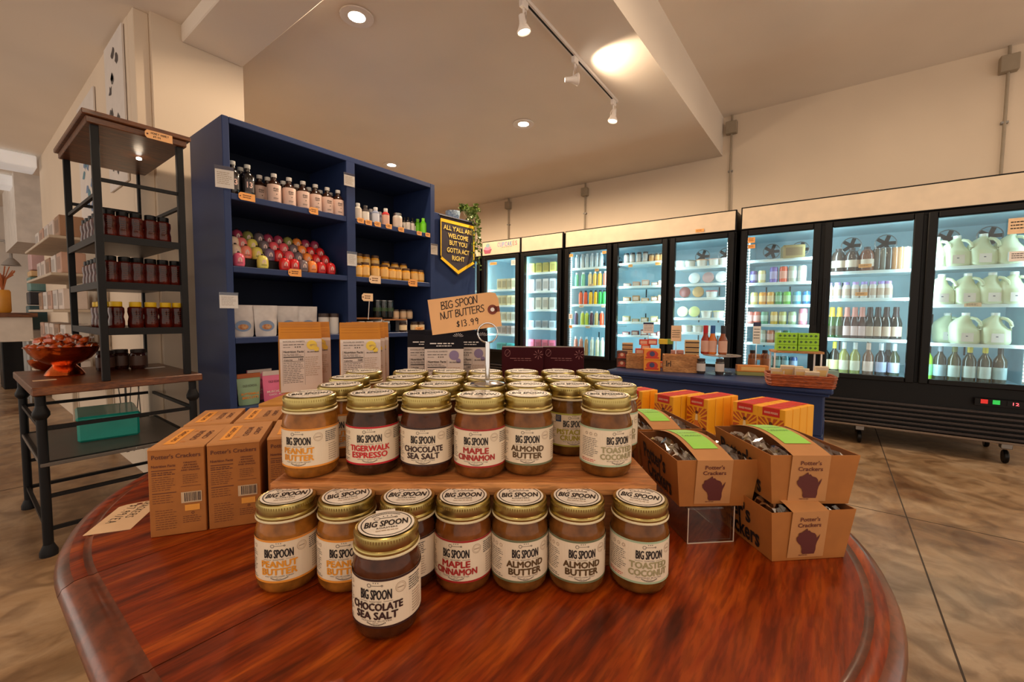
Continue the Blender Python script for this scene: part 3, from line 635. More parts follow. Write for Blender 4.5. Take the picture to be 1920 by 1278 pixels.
# price cards on shelf edges and panes
for px, py, ww, hh, mt, wh in [(1622, 498, .085, .03, ORANGE, 'under the brown tea bottles'), (1615, 551, .08, .03, ORANGE, 'under the lilac capped bottles'), (1824, 571, .09, .03, TAGL, 'under the second row of milk jugs'),
        (1409, 450, .06, .05, ORANGE, 'upper, inside the can door'), (1409, 462, .06, .035, ORANGE, 'lower, inside the can door'), (1312, 432, .08, .03, ORANGE, 'on the lit header of the juice cooler'),
        (1071, 479, .05, .035, ORANGE, 'top left of the juice door'), (1133, 473, .05, .03, ORANGE, 'top right of the juice door'), (1119, 506, .05, .03, ORANGE, 'on the top juice shelf'), (1108, 534, .06, .025, TAGL, 'under the second juice row'),
        (1090, 574, .06, .025, TAGL, 'under the left of third juice row'), (1131, 574, .05, .025, TAGL, 'under the right of third juice row'), (1102, 613, .06, .025, TAGL, 'under the fourth juice row'), (1182, 498, .05, .03, ORANGE, 'under the yogurt jars'), (1234, 494, .06, .03, ORANGE, 'under the small amber jars'),
        (925, 494, .12, .035, ORANGE, 'at the top of the cupcake cooler door'), (963, 492, .08, .07, WHITE, 'white, top right of the cupcake cooler door'), (1910, 423, .10, .11, TAGL, 'large, on the milk door upper right'), (1910, 480, .09, .07, WHITE, 'white, under the large card on the milk door'), (1070, 593, .05, .06, WHITE, 'white, low on the juice door edge'), (1070, 612, .045, .035, ORANGE, 'orange, low on the juice door edge')]:
    u = UF-.028 if py < 470 or px in (1910, 1070, 963, 925, 1071, 1133) else UF+.07
    if px == 1312: u = UF-.012
    p = at(px, py, 0, u); place('pc%.3f%.3f%s' % (ww, hh, mt.name), card_item(ww, hh, mt), p, -PI/2, f'{"price card" } {wh}', 'price tag', 'price cards on the coolers')

# ================================================================== NAVY BOOKCASE
BV = 2.68; BX0, BXM, BX1 = .937, 1.69, 2.472
bc = thing('bookcase', (BX0, BV, 0), 0, 'tall navy painted double bookcase filled with bottles, jars and pouches', 'bookcase')
W = BX1-BX0; D = .50; T = .045
def bpart(name, a, b, mt=NAVY, bev=.003):
    m = MB(); m.box(a, b, mt, bev); return m.build(name, bc)
bpart('side_panel', (0, 0, 0), (.035, D, 2.13)); bpart('side_panel', (W-.045, 0, 0), (W, D, 2.13)); bpart('centre_divider', (.735, 0, 0), (.80, D-.02, 2.10))
bpart('top_panel', (.035, 0, 2.095), (W-.045, D, 2.13)); bpart('back_panel', (.035, D-.02, .1), (W-.045, D, 2.095), NAVY_SHADE, 0); bpart('plinth', (.035, .01, 0), (W-.045, D, .10))
SL = [1.725, 1.325, .925, .52]
for z in SL:
    bpart('shelf', (.035, .004, z-.035), (.735, D-.02, z)); bpart('shelf', (.80, .004, z-.035), (W-.045, D-.02, z))
def on_bc(key, builder, px, z, label, cat, group, v=BV+.06, rz=.0):
    p = at(px, 400, 1, v); return place(key, builder, (p.x, v, z), rz, label, cat, group)
def syrup():
    t = thing('syrup_bottle'); m = MB()
    m.lathe([(.034, 0), (.038, .006), (.038, .105), (.030, .125), (.014, .14), (.013, .158)], glossy(50, 26, 16), 18); m.build('bottle', t)
    m = MB(); m.lathe([(.0155, .155), (.016, .157), (.016, .176), (.001, .177)], cm(214, 210, 206), 16); m.build('cap', t)
    m = MB(); m.lathe([(.0383, .006), (.0386, .007), (.0386, .107), (.0383, .108)], mat('blush_label', rgb(222, 190, 176), .5), 18, caps=False)
    def wr(x, z): a = x/.039; return (.039*math.sin(a), -.039*math.cos(a), z)
    m.text('dram', 0, .083, .030, .012, wr, INK, .02); m.text('apple', 0, .070, .028, .010, wr, INK, .02); m.disc(.004, .05, .003, wr, INK, 8); m.lines(-.014, .02, .014, .03, 2, wr, GREYINK)
    m.build('label', t); return t
def black_syrup():
    t = thing('dark_syrup_bottle'); m = MB()
    m.lathe([(.034, 0), (.038, .006), (.038, .115), (.030, .135), (.014, .15), (.013, .17)], glossy(16, 12, 14), 18); m.build('bottle', t)
    m = MB(); m.lathe([(.0155, .167), (.016, .169), (.016, .188), (.001, .189)], cm(190, 190, 186), 16); m.build('cap', t)
    def wr(x, z): a = x/.039; return (.039*math.sin(a), -.039*math.cos(a), z)
    m = MB(); m.rect(-.024, .03, .024, .10, wr, cm(52, 46, 50), 6)
    m.text('13', 0, .068, .03, .034, lambda x, z: tuple(Vector(wr(x, z))*1.01), cm(226, 190, 180), .03); m.build('label', t); return t
for i, px in enumerate((515, 543, 569, 592, 614, 634)): on_bc('syrup', syrup, px, SL[0], f'{nth(i,6)} pink labelled syrup bottle in front row of bookcase top shelf', 'bottle', 'pink labelled syrup bottles', rz=-.15)
for i, px in enumerate((488, 503, 532, 557, 580, 601, 620)): on_bc('syrup', syrup, px, SL[0], f'{nth(i,7)} pink labelled syrup bottle in back row of bookcase top shelf', 'bottle', 'pink labelled syrup bottles', v=BV+.16, rz=-.15)
for i, (px, v) in enumerate([(466, .06), (453, .14), (438, .06)]): on_bc('bsyr', black_syrup, px, SL[0], ['near black bottle numbered thirteen beside the pink labelled bottles', 'black bottle set back behind the numbered black bottle', 'black bottle hidden behind the hanging white card'][i], 'bottle', 'black bottles on top shelf', v=BV+v, rz=-.1)
# tiered display of rounded pouches on shelf two
st = thing('tiered_display_stand', (BX0+.035, BV, SL[1]), 0, 'black stepped riser holding rows of colourful rounded containers', 'display stand')
for k in range(1, 4):
    m = MB(); m.box((.005, .10+.085*(k-1), 0), (.68, .10+.085*k, .058*k), BLACK, .002); m.build('step', st)
def capsule(cc, cap=(222, 190, 180)):
    def f():
        t = thing('rounded_container'); m = MB()
        m.lathe([(.018, 0), (.028, .006), (.031, .02), (.031, .05), (.027, .066), (.018, .077), (.007, .081)], mat('shine_%d_%d_%d' % cc, rgb(*cc), .3, coat=.3), 16); m.build('body', t)
        m = MB(); m.lathe([(.006, .079), (.008, .083), (.006, .089), (.001, .090)], DARK, 10); m.build('hanging_loop', t)
        m = MB(); wr = lambda x, z: (.0318*math.sin(x/.0318), -.0318*math.cos(x/.0318), z)
        m.flat([(-.010, .03), (.010, .03), (.010, .045), (0, .056), (-.010, .045)], wr, cm(*cap)); m.rect(-.016, .018, .016, .027, wr, cm(*[int(x*.75) for x in cc]), 4); m.build('label', t)
        return t
    return f
RD = (206, 30, 34); PK = (224, 84, 96); SA = (240, 134, 112); YL = (216, 204, 96); CR = (232, 206, 180); VI = (116, 96, 124); GY = (110, 96, 104); ORr = (246, 140, 60); OL = (150, 150, 80); MA = (170, 60, 90)
rows = [(.055, 0, [(445, (214, 90, 120)), (490, YL), (531, RD), (549, RD), (566, GY), (583, ORr), (600, RD), (618, RD)]),
        (.14, .058, [(439, CR), (459, SA), (480, YL), (503, VI), (520, RD), (540, PK), (557, GY), (574.5, ORr), (591, RD), (607, RD)]),
        (.225, .116, [(436, CR), (451, (230, 120, 120)), (471, YL), (493, GY), (511, PK), (530, PK), (548, GY), (564, ORr), (580, RD), (598, RD)]),
        (.31, .174, [(443, MA), (463, OL), (484, GY), (501, MA), (520, MA), (538, OL), (555, ORr), (571, MA), (588, MA)])]
cn = {RD: 'red', PK: 'pink red', SA: 'salmon', YL: 'yellow', CR: 'cream', VI: 'violet', GY: 'grey', ORr: 'orange', OL: 'olive', MA: 'mauve', (214, 90, 120): 'cream and magenta', (230, 120, 120): 'dusty pink'}
for r, (dv, dz, row) in enumerate(rows):
    for i, (px, cc) in enumerate(row):
        on_bc('cap'+str(cc), capsule(cc), px, SL[1]+dz, f'{cn[cc]} rounded container, {nth(i,len(row))} in {["front row", "second row", "third row", "back row"][r]} of the stepped display', 'container', 'colourful rounded containers on shelf two', v=BV+dv, rz=-.1)
# pouches shelf three and four
def pouch(w, h, base, panel, dot, top=None, txt=None, d=.035, name='snack_pouch'):
    def f():
        t = thing(name); m = MB(); n = 6
        vs = []; rings = [(0, d, .86), (.06, d*1.05, .92), (.3, d*1.1, .95), (.55, d*.85, .99), (.82, d*.3, 1.02), (.9, .004, 1.04), (1, .003, 1.04)]
        for k, dd, ws in rings:
            ww = w*ws/2
            for i in range(n+1): x = -ww+2*ww*i/n; vs.append((x, -dd/2*(math.sin(PI*i/n)**.5 if 0 < i < n else .12), h*k))
            for i in range(n, -1, -1): x = -ww+2*ww*i/n; vs.append((x, dd/2*(math.sin(PI*i/n)**.5 if 0 < i < n else .12), h*k))
        L = 2*(n+1); fs = [tuple(range(L-1, -1, -1))]
        for r in range(len(rings)-1):
            for i in range(L): fs.append((r*L+i, r*L+(i+1) % L, (r+1)*L+(i+1) % L, (r+1)*L+i))
        fs.append(tuple(range((len(rings)-1)*L, len(rings)*L))); m.add(vs, fs, base, True); m.build('bag', t)
        yf = lambda z: -d/2*(1-.15*(z/h))-.0012 if z < h*.55 else -d/2*(.85-.6*(z/h-.55)/.3)-.0015
        xf = lambda x, z: (x, yf(z) if z < h*.8 else -.008, z)
        m = MB()
        if panel: m.rect(-w*.40, h*.14, w*.40, h*.36, xf, panel); m.rect(-w*.40, h*.36, w*.40, h*.54, xf, panel)
        if dot: m.disc(0, h*.34, w*.33, lambda x, z: (x, -d/2*.98-.002, z), dot[0], 18, .8); m.disc(0, h*.31, w*.22, lambda x, z: (x, -d/2*.98-.0032, z), dot[1], 14, .6)
        if txt:
            for j, (s, zz, ww, hh, mt) in enumerate(txt): m.text(s, 0, h*zz, w*ww, h*hh, lambda x, z: (x, min(xf(x, z)[1], xf(x, z+.006)[1], xf(x, z-.006)[1])-.0032, z), mt, .02)
        m.build('front_print', t)
        if top:
            m = MB(); m.box((-w/2*1.01, -.0065, h*.86), (w/2*1.01, .0055, h*1.002), top); m.build('top_band', t)
        return t
    return f
PW = mat('pouch_clear_white', rgb(186, 178, 178), .25, col2=rgb(214, 208, 206), scale=14, bump=.4); NB = mat('pouch_blue', rgb(120, 142, 176), .5); NUT = mat('mixed_nuts', rgb(150, 84, 50), .6, col2=rgb(206, 160, 110), scale=60)
for i, (px, v) in enumerate([(448, .08), (493, .06), (535, .10), (572, .10)]):
    on_bc('nutp', pouch(.125, .185, PW, None, (NB, NUT)), px, SL[2], ['white nut pouch at left end of third bookcase shelf', 'largest white nut pouch with blue oval, third bookcase shelf', 'white nut pouch behind the first ochre bag', 'rightmost white nut pouch beside the white canisters'][i], 'pouch', 'white nut pouches', v=BV+v, rz=-.1)
for i, px in enumerate((603, 622)): on_bc('canis', lathe_item('canister', [('body', cm(214, 210, 208), [(.03, 0), (.033, .01), (.033, .115)]), ('lid', cm(60, 44, 40), [(.034, .115), (.034, .14), (.001, .141)])]), px, SL[2], ['left white canister with dark lid on third shelf', 'right white canister with dark lid on third shelf'][i], 'canister', 'white canisters', v=BV+.08)
GP = mat('sage_pouch', rgb(146, 176, 140), .4); PP = mat('pink_pouch', rgb(232, 110, 150), .4); OB = cm(226, 130, 40); OTB = cm(170, 90, 40)
on_bc('gp', pouch(.125, .185, GP, None, None, OTB, [('OLD SCHOOL', .62, .62, .07, cm(80, 90, 70)), ('BUTTERMILK', .36, .78, .07, cm(250, 150, 40)), ('BISCUITS', .24, .7, .08, cm(250, 150, 40))]), 457, SL[3], 'sage green mix pouch with orange lettering on low bookcase shelf', 'pouch', 'mix pouches on low shelf', v=BV+.09)
on_bc('pp', pouch(.14, .19, PP, None, None, cm(214, 196, 190), [('OLD SCHOOL', .66, .62, .07, cm(110, 40, 70)), ('MUSCADINE', .34, .78, .07, cm(250, 230, 220)), ('CHOC. MIX', .24, .6, .06, cm(250, 230, 220))]), 507, SL[3], 'pink mix pouch with white lettering on low bookcase shelf', 'pouch', 'mix pouches on low shelf', v=BV+.08)
on_bc('pp', pouch(.14, .19, PP, None, None), 478, SL[3], 'pink mix pouch set back between the green and pink pouches', 'pouch', 'mix pouches on low shelf', v=BV+.2)
# right bay
def small(name, body, cap, lab, r, h): return lathe_item(name, [('bottle', body, [(r*.85, 0), (r, .006), (r, h*.7), (r*.5, h*.82)]), ('cap', cap, [(r*.52, h*.8), (r*.55, h*.82), (r*.55, h*.98), (r*.5, h), (.001, h)]), ('label', lab, [(r*1.01, h*.1), (r*1.02, h*.12), (r*1.02, h*.62), (r*1.01, h*.64)])], 14)
for i, (px, key, b_, desc) in enumerate([(671, 'rb0', small('squeeze_bottle', cm(206, 196, 184), cm(210, 206, 200), cm(214, 200, 186), .027, .13), 'pale squeeze bottle at left end of the right bay top shelf'),
    (685, 'rb1', small('squeeze_bottle', cm(60, 50, 50), cm(60, 54, 54), cm(226, 218, 208), .027, .125), 'white labelled bottle with dark cap, right bay top shelf'),
    (704, 'rb2', small('squeeze_bottle', cm(150, 160, 190), cm(214, 212, 214), cm(206, 208, 220), .028, .13), 'bluish bottle with white cap, right bay top shelf'),
    (723, 'rb3', small('squeeze_bottle', cm(200, 44, 44), cm(214, 210, 206), cm(216, 170, 150), .028, .14), 'red bottle with white cap, right bay top shelf')]):
    on_bc(key, b_, px, SL[0]-.005, desc, 'bottle', 'sauce bottles in the right bay', v=BV+.07)
on_bc('rb2', None, 695, SL[0], 'white capped bottle set back behind the bluish bottle', 'bottle', 'sauce bottles in the right bay', v=BV+.16)
on_bc('rb2', None, 712, SL[0], 'white capped bottle set back beside the red bottle', 'bottle', 'sauce bottles in the right bay', v=BV+.18)
on_bc('mj', jar_item(cm(206, 200, 190), STEEL, cm(216, 196, 180), .125, .036, 'mason_jar'), 745, SL[0]-.005, 'pale mason jar with steel lid beside the red bottle', 'jar', None, v=BV+.07)
for i, (px, v) in enumerate([(758, .1), (765, .07), (773, .07), (776, .14)]): on_bc('drop', small('dropper_bottle', glossy(30, 24, 24), BLKP, cm(216, 206, 196), .018, .115), px, SL[0]-.005, f'{nth(i,4)} small dark dropper bottle beside the green bottles', 'bottle', 'dropper bottles', v=BV+v)
for i, (px, v) in enumerate([(783, .13), (793.5, .07)]): on_bc('grn', small('green_bottle', mat('acid_green', rgb(110, 214, 30), .3), mat('acid_green_cap', rgb(140, 226, 60), .4), mat('acid_green_label', rgb(130, 226, 40), .4), .026, .135), px, SL[0]-.005, ['bright green bottle set back at right end of top shelf', 'bright green bottle in front at right end of top shelf'][i], 'bottle', 'bright green bottles', v=BV+v)
MU = glossy(226, 160, 50); ML = cm(236, 196, 120); HL = cm(90, 60, 30)
rs = thing('shelf_riser', (1.76, BV+.10, SL[1]), 0, 'small pine riser under the back row of mustard jars', 'riser'); m = MB(); m.box((0, 0, 0), (.46, .12, .012), PINE, .001); m.v = [(a, b, c+.055) for a, b, c in m.v]; m.build('board', rs)
for q in (0, .45):
    m = MB(); m.box((q, 0, 0), (q+.01, .12, .055), PINE); m.build('support', rs)
for i, (px, h) in enumerate([(671, .115), (685, .115), (702, .11), (722, .08), (739, .08), (755, .08)]): on_bc('mu%d' % (h > .1), jar_item(MU, HL, ML, h, .032, 'mustard_jar'), px, SL[1]+.068, f'{nth(i,6)} yellow mustard jar on the raised back row', 'jar', 'mustard jars in the bookcase', v=BV+.15)
for i, (px, h) in enumerate([(669, .10), (683, .11), (702, .11), (719, .105), (733, .075), (744, .075), (760, .078), (776, .078), (787, .07)]): on_bc('mv%d' % (h > .1), jar_item(MU, HL, cm(232, 184, 110), h, .033, 'mustard_jar'), px, SL[1], f'{nth(i,9)} yellow mustard jar in the front row', 'jar', 'mustard jars in the bookcase', v=BV+.055)
# right bay shelf three: two small tables with jars
for q, (xa, xb, h) in enumerate([(1.745, 2.0, .10), (1.79, 2.02, .10), (2.03, 2.26, .09)]):
    if q == 0: continue
    rs = thing('small_riser_shelf', (xa, BV+.10, SL[2]), 0, ['', 'white legged little riser under the black cans', 'orange topped little riser under the cream jars'][q], 'riser')
    m = MB(); m.box((0, 0, h), (xb-xa, .14, h+.012), PINE, .001); m.build('top_board', rs)
    for q2 in (0, xb-xa-.008):
        m = MB(); m.box((q2, 0, 0), (q2+.008, .14, h), WHITE); m.build('support', rs)
for i, px in enumerate((705, 717, 729)): on_bc('bcan', lathe_item('tall_black_can', [('body', glossy(26, 30, 28), [(.03, 0), (.031, .004), (.031, .13)]), ('lid', STEEL, [(.0315, .13), (.0315, .135), (.001, .136)]), ('label_spot', cm(60, 84, 50), [(.0313, .05), (.0315, .052), (.0315, .075), (.0313, .077)])]), px, SL[2]+.112, f'{["left", "middle", "right"][i]} tall black can on the little white legged riser', 'can', 'tall black cans', v=BV+.17)
for i, px in enumerate((740, 754, 766)): on_bc('cj', jar_item(cm(206, 180, 150), cm(90, 70, 56), cm(232, 196, 156), .075, .028, 'cream_jar'), px, SL[2]+.102, f'{["left", "middle", "right"][i]} small cream labelled jar on the orange topped riser', 'jar', 'cream jars', v=BV+.17)
for i, px in enumerate((754, 775, 788)): on_bc('cj2', jar_item(glossy(60, 40, 30), cm(50, 40, 36), cm(240, 214, 170), .08, .03, 'preserve_jar'), px, SL[2], f'{["left", "middle", "right"][i]} cream labelled jar standing on third shelf in front', 'jar', 'preserve jars', v=BV+.05)
for i, px in enumerate((674, 690, 706, 722)): on_bc('cj3', jar_item(glossy(40, 44, 56), cm(200, 206, 210), cm(60, 70, 90), .085, .03, 'dark_jar'), px, SL[2], f'{nth(i,4)} dark labelled jar low at left of third right shelf', 'jar', 'dark jars', v=BV+.06)
# hanging cards and orange tags on the bookcase
def hcard(w, h):
    def f():
        t = thing('hanging_card'); m = MB(); m.box((-w/2, -.001, -h/2), (w/2, .001, h/2), WHITE, .0004); m.build('card', t)
        m = MB(); m.rect(-w/2, h*.34, w/2, h/2, XZ(-.0015), mat('navy_header', rgb(44, 48, 84))); m.lines(-w*.4, -h*.35, w*.4, h*.25, 7, XZ(-.0015), FAINT, .3, random.Random(5)); m.build('print', t)
        m = MB(); m.box((-w/2-.002, -.0035, -h/2-.002), (w/2+.002, -.0022, h/2+.002), ACRYL); m.build('plastic_sleeve', t)
        return t
    return f
for px, py, w, h, wh, rz in [(421, 332, .085, .115, 'top left of the bookcase', -.35), (655, 337, .075, .085, 'top of the bookcase centre divider', -.1), (660, 485, .068, .095, 'middle of the bookcase centre divider', -.1), (429, 563, .088, .085, 'left side, level with the nut pouches', -.05), (814, 467, .07, .085, 'right edge of the bookcase beside the pennant', 0)]:
    p = at(px, py, 1, BV-.012); place('hc%.3f%.3f' % (w, h), hcard(w, h), p, rz, f'white information card with navy header, {wh}', 'card', 'white cards clipped to the bookcase')
def otag(w, h, mt=ORANGE):
    def f():
        t = thing('price_tag'); m = MB(); c1 = .25*h
        o2 = [(-w/2+c1, -h/2), (w/2, -h/2), (w/2, h/2), (-w/2+c1, h/2), (-w/2, h/2-c1), (-w/2, -h/2+c1)]
        m.add([(x, -.0008, z) for x, z in o2]+[(x, .0008, z) for x, z in o2], [tuple(range(6)), tuple(range(11, 5, -1))]+[(i, i+6, (i+1) % 6+6, (i+1) % 6) for i in range(6)], mt); m.build('card', t)
        m = MB(); m.lines(-w*.25, -h*.25, w*.4, h*.3, 2, XZ(-.0014), BRINK, .4, random.Random(2)); m.disc(-w*.4, 0, h*.09, XZ(-.0014), BRINK, 10); m.build('writing', t)
        return t
    return f
for px, py, w, h, mt, wh in [(463, 369, .085, .042, ORANGE, 'under the black bottles'), (588, 395, .06, .042, ORANGE, 'under the pink labelled bottles'), (553, 511, .08, .045, ORANGE, 'under the rounded containers'),
        (676, 413, .055, .035, ORANGE, 'first on the right bay top shelf'), (691, 417, .055, .035, ORANGE, 'second on the right bay top shelf'), (708, 420, .055, .035, ORANGE, 'third on the right bay top shelf'), (729, 424, .055, .035, ORANGE, 'fourth on the right bay top shelf'), (752, 430, .055, .035, ORANGE, 'under the mason jar'), (786, 437, .05, .032, ORANGE, 'under the set back green bottle'), (802, 440, .05, .032, ORANGE, 'under the front green bottle'),
        (703, 524, .098, .055, TAGL, 'cream, under the mustard jars'), (774, 530, .09, .055, ORANGE, 'large orange, right of the mustard jars'), (689, 557, .09, .055, TAGL, 'cream, standing on a stem above the black cans'), (786, 618, .08, .03, ORANGE, 'under the preserve jars')]:
    p = at(px, py, 1, BV-.006); place('ot%.3f%s' % (w, mt.name), otag(w, h, mt), p, 0, f'handwritten price tag, {wh}', 'price tag', 'price tags along the bookcase')
m = MB(); p = at(690, 570, 1, BV+.02); m.tube([(p.x, BV+.02, SL[2]+.1), (p.x, BV+.003, p.z+.03)], .003, WHITE, 6); tag(m.build('card_stand'), 'thin white stem holding the cream tag above the black cans', 'stand')
# navy end unit beyond the bookcase, pennant, plant
eu = MB(); eu.box((2.474, 2.74, 0), (3.04, 3.18, 1.93), NAVY, .004); tag(eu.build('navy_cabinet'), 'plain navy cabinet behind the right end of the bookcase', 'cabinet')
pn = thing('pennant_banner', (2.79, 2.725, 1.915), 0, 'dark felt pennant with yellow edging and welcome lettering', 'banner')
w2 = .215; FELT = mat('charcoal_felt', rgb(58, 50, 58), .9); YE = mat('yellow_felt', rgb(244, 196, 20), .8)
m = MB(); out = [(-w2, 0), (w2, 0), (w2, -.37), (0, -.50), (-w2, -.37)]
m.add([(x, -.003, z) for x, z in out]+[(x, .003, z) for x, z in out], [(4, 3, 2, 1, 0), (5, 6, 7, 8, 9)]+[(i, (i+1) % 5, (i+1) % 5+5, i+5) for i in range(5)], FELT); m.build('felt', pn)
m = MB(); xf = XZ(-.0045); e = .022
m.rect(-w2+.0, -.055, w2, -.028, xf, YE); m.flat([(w2-.016, -.055), (w2, -.055), (w2, -.37), (w2-.016, -.36)], xf, YE); m.flat([(-w2, -.055), (-w2+.010, -.055), (-w2+.010, -.36), (-w2, -.37)], xf, YE)
m.flat([(-w2, -.345), (-w2, -.373), (0, -.487), (0, -.455)], xf, YE); m.flat([(w2, -.345), (0, -.455), (0, -.487), (w2, -.373)], xf, YE); m.build('yellow_edging', pn)
m = MB()
for s_, z, ww, in [("ALL Y'ALL ARE", -.095, .36), ('WELCOME', -.160, .25), ('BUT YOU', -.220, .22), ('GOTTA ACT', -.285, .28), ('RIGHT', -.350, .155)]: m.btext(s_, 0, z, ww, .040, XZ(-.0052), mat('pale_yellow_letter', rgb(252, 218, 110), .7), .0016)
m.build('lettering', pn)
m = MB(); m.tube([(-w2-.02, -.006, -.004), (w2+.02, -.006, -.004)], .006, BLACK, 8); m.build('hanging_rod', pn)
pp_ = thing('potted_plant', (2.86, 2.86, 1.93), 0, 'trailing ivy in a speckled blue pot on top of the navy cabinet', 'plant')
m = MB(); m.lathe([(.045, 0), (.06, .02), (.07, .07), (.066, .085), (.06, .08), (.05, .05)], mat('speckled_blue_glaze', rgb(90, 110, 140), .2, col2=rgb(170, 190, 200), scale=70, coat=.6), 20, caps=False); m.build('pot', pp_)
LEAF = mat('ivy_leaf', rgb(70, 96, 34), .5, col2=rgb(120, 140, 56), scale=40); R = random.Random(11)
m = MB(); lf = MB()
for k in range(34):
    a = R.uniform(-1.4, 1.0); reach = R.uniform(.05, .17); drop = R.uniform(.10, .55) if k > 12 else R.uniform(-.08, .08); P = []
    for j in range(10):
        q = j/9; x = .02+math.cos(a)*reach*min(1, q*2.0); y = -.04*q+math.sin(a)*reach*min(1, q*2.0)*.6; z = .09+.07*math.sin(min(1, q*2)*PI)*(1 if q < .5 else 0)-drop*max(0, q-.3)/.7
        y = min(y, .1); x = x+.012*math.sin(j*2+k); P.append((x+.07, y-.06*(q > .4), z))
    m.tube(P, .0015, LEAF, 4)
    for j in range(1, 10):
        for s_ in (-1, 1):
            c0 = Vector(P[j]); d = Vector((R.uniform(-1, 1), R.uniform(-1, .2), R.uniform(-.9, .3))).normalized()*R.uniform(.020, .034); sd = d.cross(Vector((R.random(), R.random(), R.random()))).normalized()*.011
            lf.add([c0, c0+d*.5+sd, c0+d, c0+d*.5-sd], [(0, 1, 2, 3)], LEAF)
m.build('stems', pp_); o = lf.build('foliage', pp_); o['kind'] = 'stuff'

# ================================================================== METAL RACK with honey, candy bowl
rk = thing('display_rack', (.214, 2.68, 0), 0, 'black metal table rack with brown wood tops and an upper tower', 'rack')
m = MB(); m.box((-.015, -.02, .706), (.59, .80, .742), WALN, .004); m.build('table_top', rk)
m = MB(); m.box((0, 0, .395), (.57, .78, .41), mat('grey_shelf_metal', rgb(92, 84, 78), .4), .002); m.build('lower_shelf', rk)
for x in (.012, .555):
    for y in (.02, .76):
        m = MB(); m.tube([(x, y, .70), (x, y, .0)], .017, BLACK, 12); m.lathe([(.017, .60), (.028, .615), (.028, .63), (.022, .645), (.017, .66)], BLACK, 12, (x, y)); m.lathe([(.030, 0), (.030, .02), (.018, .05)], BLACK, 12, (x, y)); m.build('leg', rk)
for z in (.56, .405, .26, .115):
    for a, b in (((.012, .02), (.012, .76)), ((.555, .02), (.555, .76)), ((.012, .76), (.555, .76)), ((.012, .02), (.555, .02))):
        if z == .26 and a[0] == b[0]: continue
        m = MB(); m.beam((*a, z), (*b, z), .014, .016, BLACK); m.build('rail', rk)
X0, X1, Y0, Y1 = .222, .535, .02, .755
for x in (X0, X1):
    for y in (Y0, Y1):
        m = MB(); m.box((x-.014, y-.014, .742), (x+.014, y+.014, 1.925), BLACK, .002); m.build('post', rk)
RSH = [1.415, 1.20, .985]
for z in RSH:
    m = MB(); m.box((X0, Y0, z-.018), (X1, Y1, z), mat('brown_shelf', rgb(62, 46, 38), .4), .002); m.build('shelf', rk)
    m = MB(); m.box((X0, Y0-.012, z-.03), (X1, Y0, z+.003), BLACK); m.box((X0-.012, Y0, z-.03), (X0, Y1, z+.003), BLACK); m.build('shelf_rail', rk)
m = MB(); m.box((X0-.045, Y0-.045, 1.93), (X1+.04, Y1+.02, 1.952), WALN, .003); m.box((X0-.03, Y0-.03, 1.90), (X1+.025, Y1+.005, 1.93), WALN, .003); m.build('top_board', rk)
for a, b, z in (((X0, Y0), (X1, Y0), 1.665), ((X0, Y0), (X0, Y1), 1.60), ((X0, Y1), (X1, Y1), 1.665), ((X1, Y0), (X1, Y1), 1.60)):
    m = MB(); m.beam((*a, z), (*b, z), .014, .016, BLACK); m.build('rail', rk)
m = MB(); m.lathe([(.001, -.0), (.012, -.004), (.012, -.014), (.001, -.018)], mat('puck_lens', (1, .95, .85), emit=4, ecol=(1, .92, .8)), 14, caps=False); m.v = [(a+X1-.09, b+.34, c+1.895) for a, b, c in m.v]; m.build('puck_light', rk)
lamp('POINT', (.214+X1-.09, 2.68+.34, 1.86), .08, WARM, .02, name='puck_light_glow')
m = MB()
for k in range(6): x = X1-.14+.02*k; m.tube([(x, Y1-.02, .742), (x+.015*math.sin(k*2), Y1+.01, .6), (x+.03*math.cos(k), Y1+.02, .2)], .003, mat('cable_white', rgb(150, 140, 130)), 5)
m.build('cable', rk)
def honey(capc, n):
    def f():
        t = thing('honey_bottle'); am = mat('dark_honey', rgb(44, 8, 4), .12, coat=.25, spec=.3, col2=rgb(88, 20, 6), scale=18)
        m = MB(); m.lathe([(.027, 0), (.031, .008), (.031, .035), (.027, .055), (.031, .078), (.030, .098), (.021, .106)], am, 18); m.build('bottle', t)
        m = MB(); m.lathe([(.0225, .104), (.0235, .106), (.0235, .126), (.021, .128), (.001, .128)], capc, 18); m.build('cap', t)
        m = MB(); wr = lambda x, z: ((.0322)*math.sin(x/.031), -(.0322)*math.cos(x/.031), z)
        m.lines(-.010, .016, .012, .088, 7, wr, mat('honey_print', rgb(104, 62, 46), .5), .18, random.Random(n)); m.build('print', t); return t
    return f
def on_rk(key, b_, px, z, label, v=2.75, x=None, rz=-.1):
    if x is None: x = at(px, 400, 1, v).x
    return place(key, b_, (x, v, z), rz, label, 'bottle', 'honey bottles on the rack')
BC_ = BLKP; YC = mat('yellow_cap', rgb(214, 176, 20), .4)
for r, (z, pxs, capk) in enumerate([(RSH[0], (203, 229, 254, 281, 305), 0), (RSH[1], (202, 229, 253, 278, 301, 324), 0), (RSH[2], (209, 246, 275, 303, 326), 1)]):
    for i, px in enumerate(pxs):
        on_rk('hb%d' % capk, honey([BC_, YC][capk], capk), px, z, f'{nth(i,len(pxs))} {["black", "yellow"][capk]} capped honey bottle, front row of {["top", "middle", "bottom"][r]} rack shelf')
    for i in range(5 if r < 2 else 3):
        on_rk('hb%d' % capk, None, 0, z, f'{ORD[i]} {["black", "yellow"][capk]} capped honey bottle going back along left edge of {["top", "middle", "bottom"][r]} rack shelf', v=2.84+.085*i, x=.214+X0+.035)
tg = thing('price_tag', at(298, 256, 1, 2.63), 0, 'manila price tag hanging on the rack top board', 'price tag'); tg.rotation_euler = (0, .0, 0)
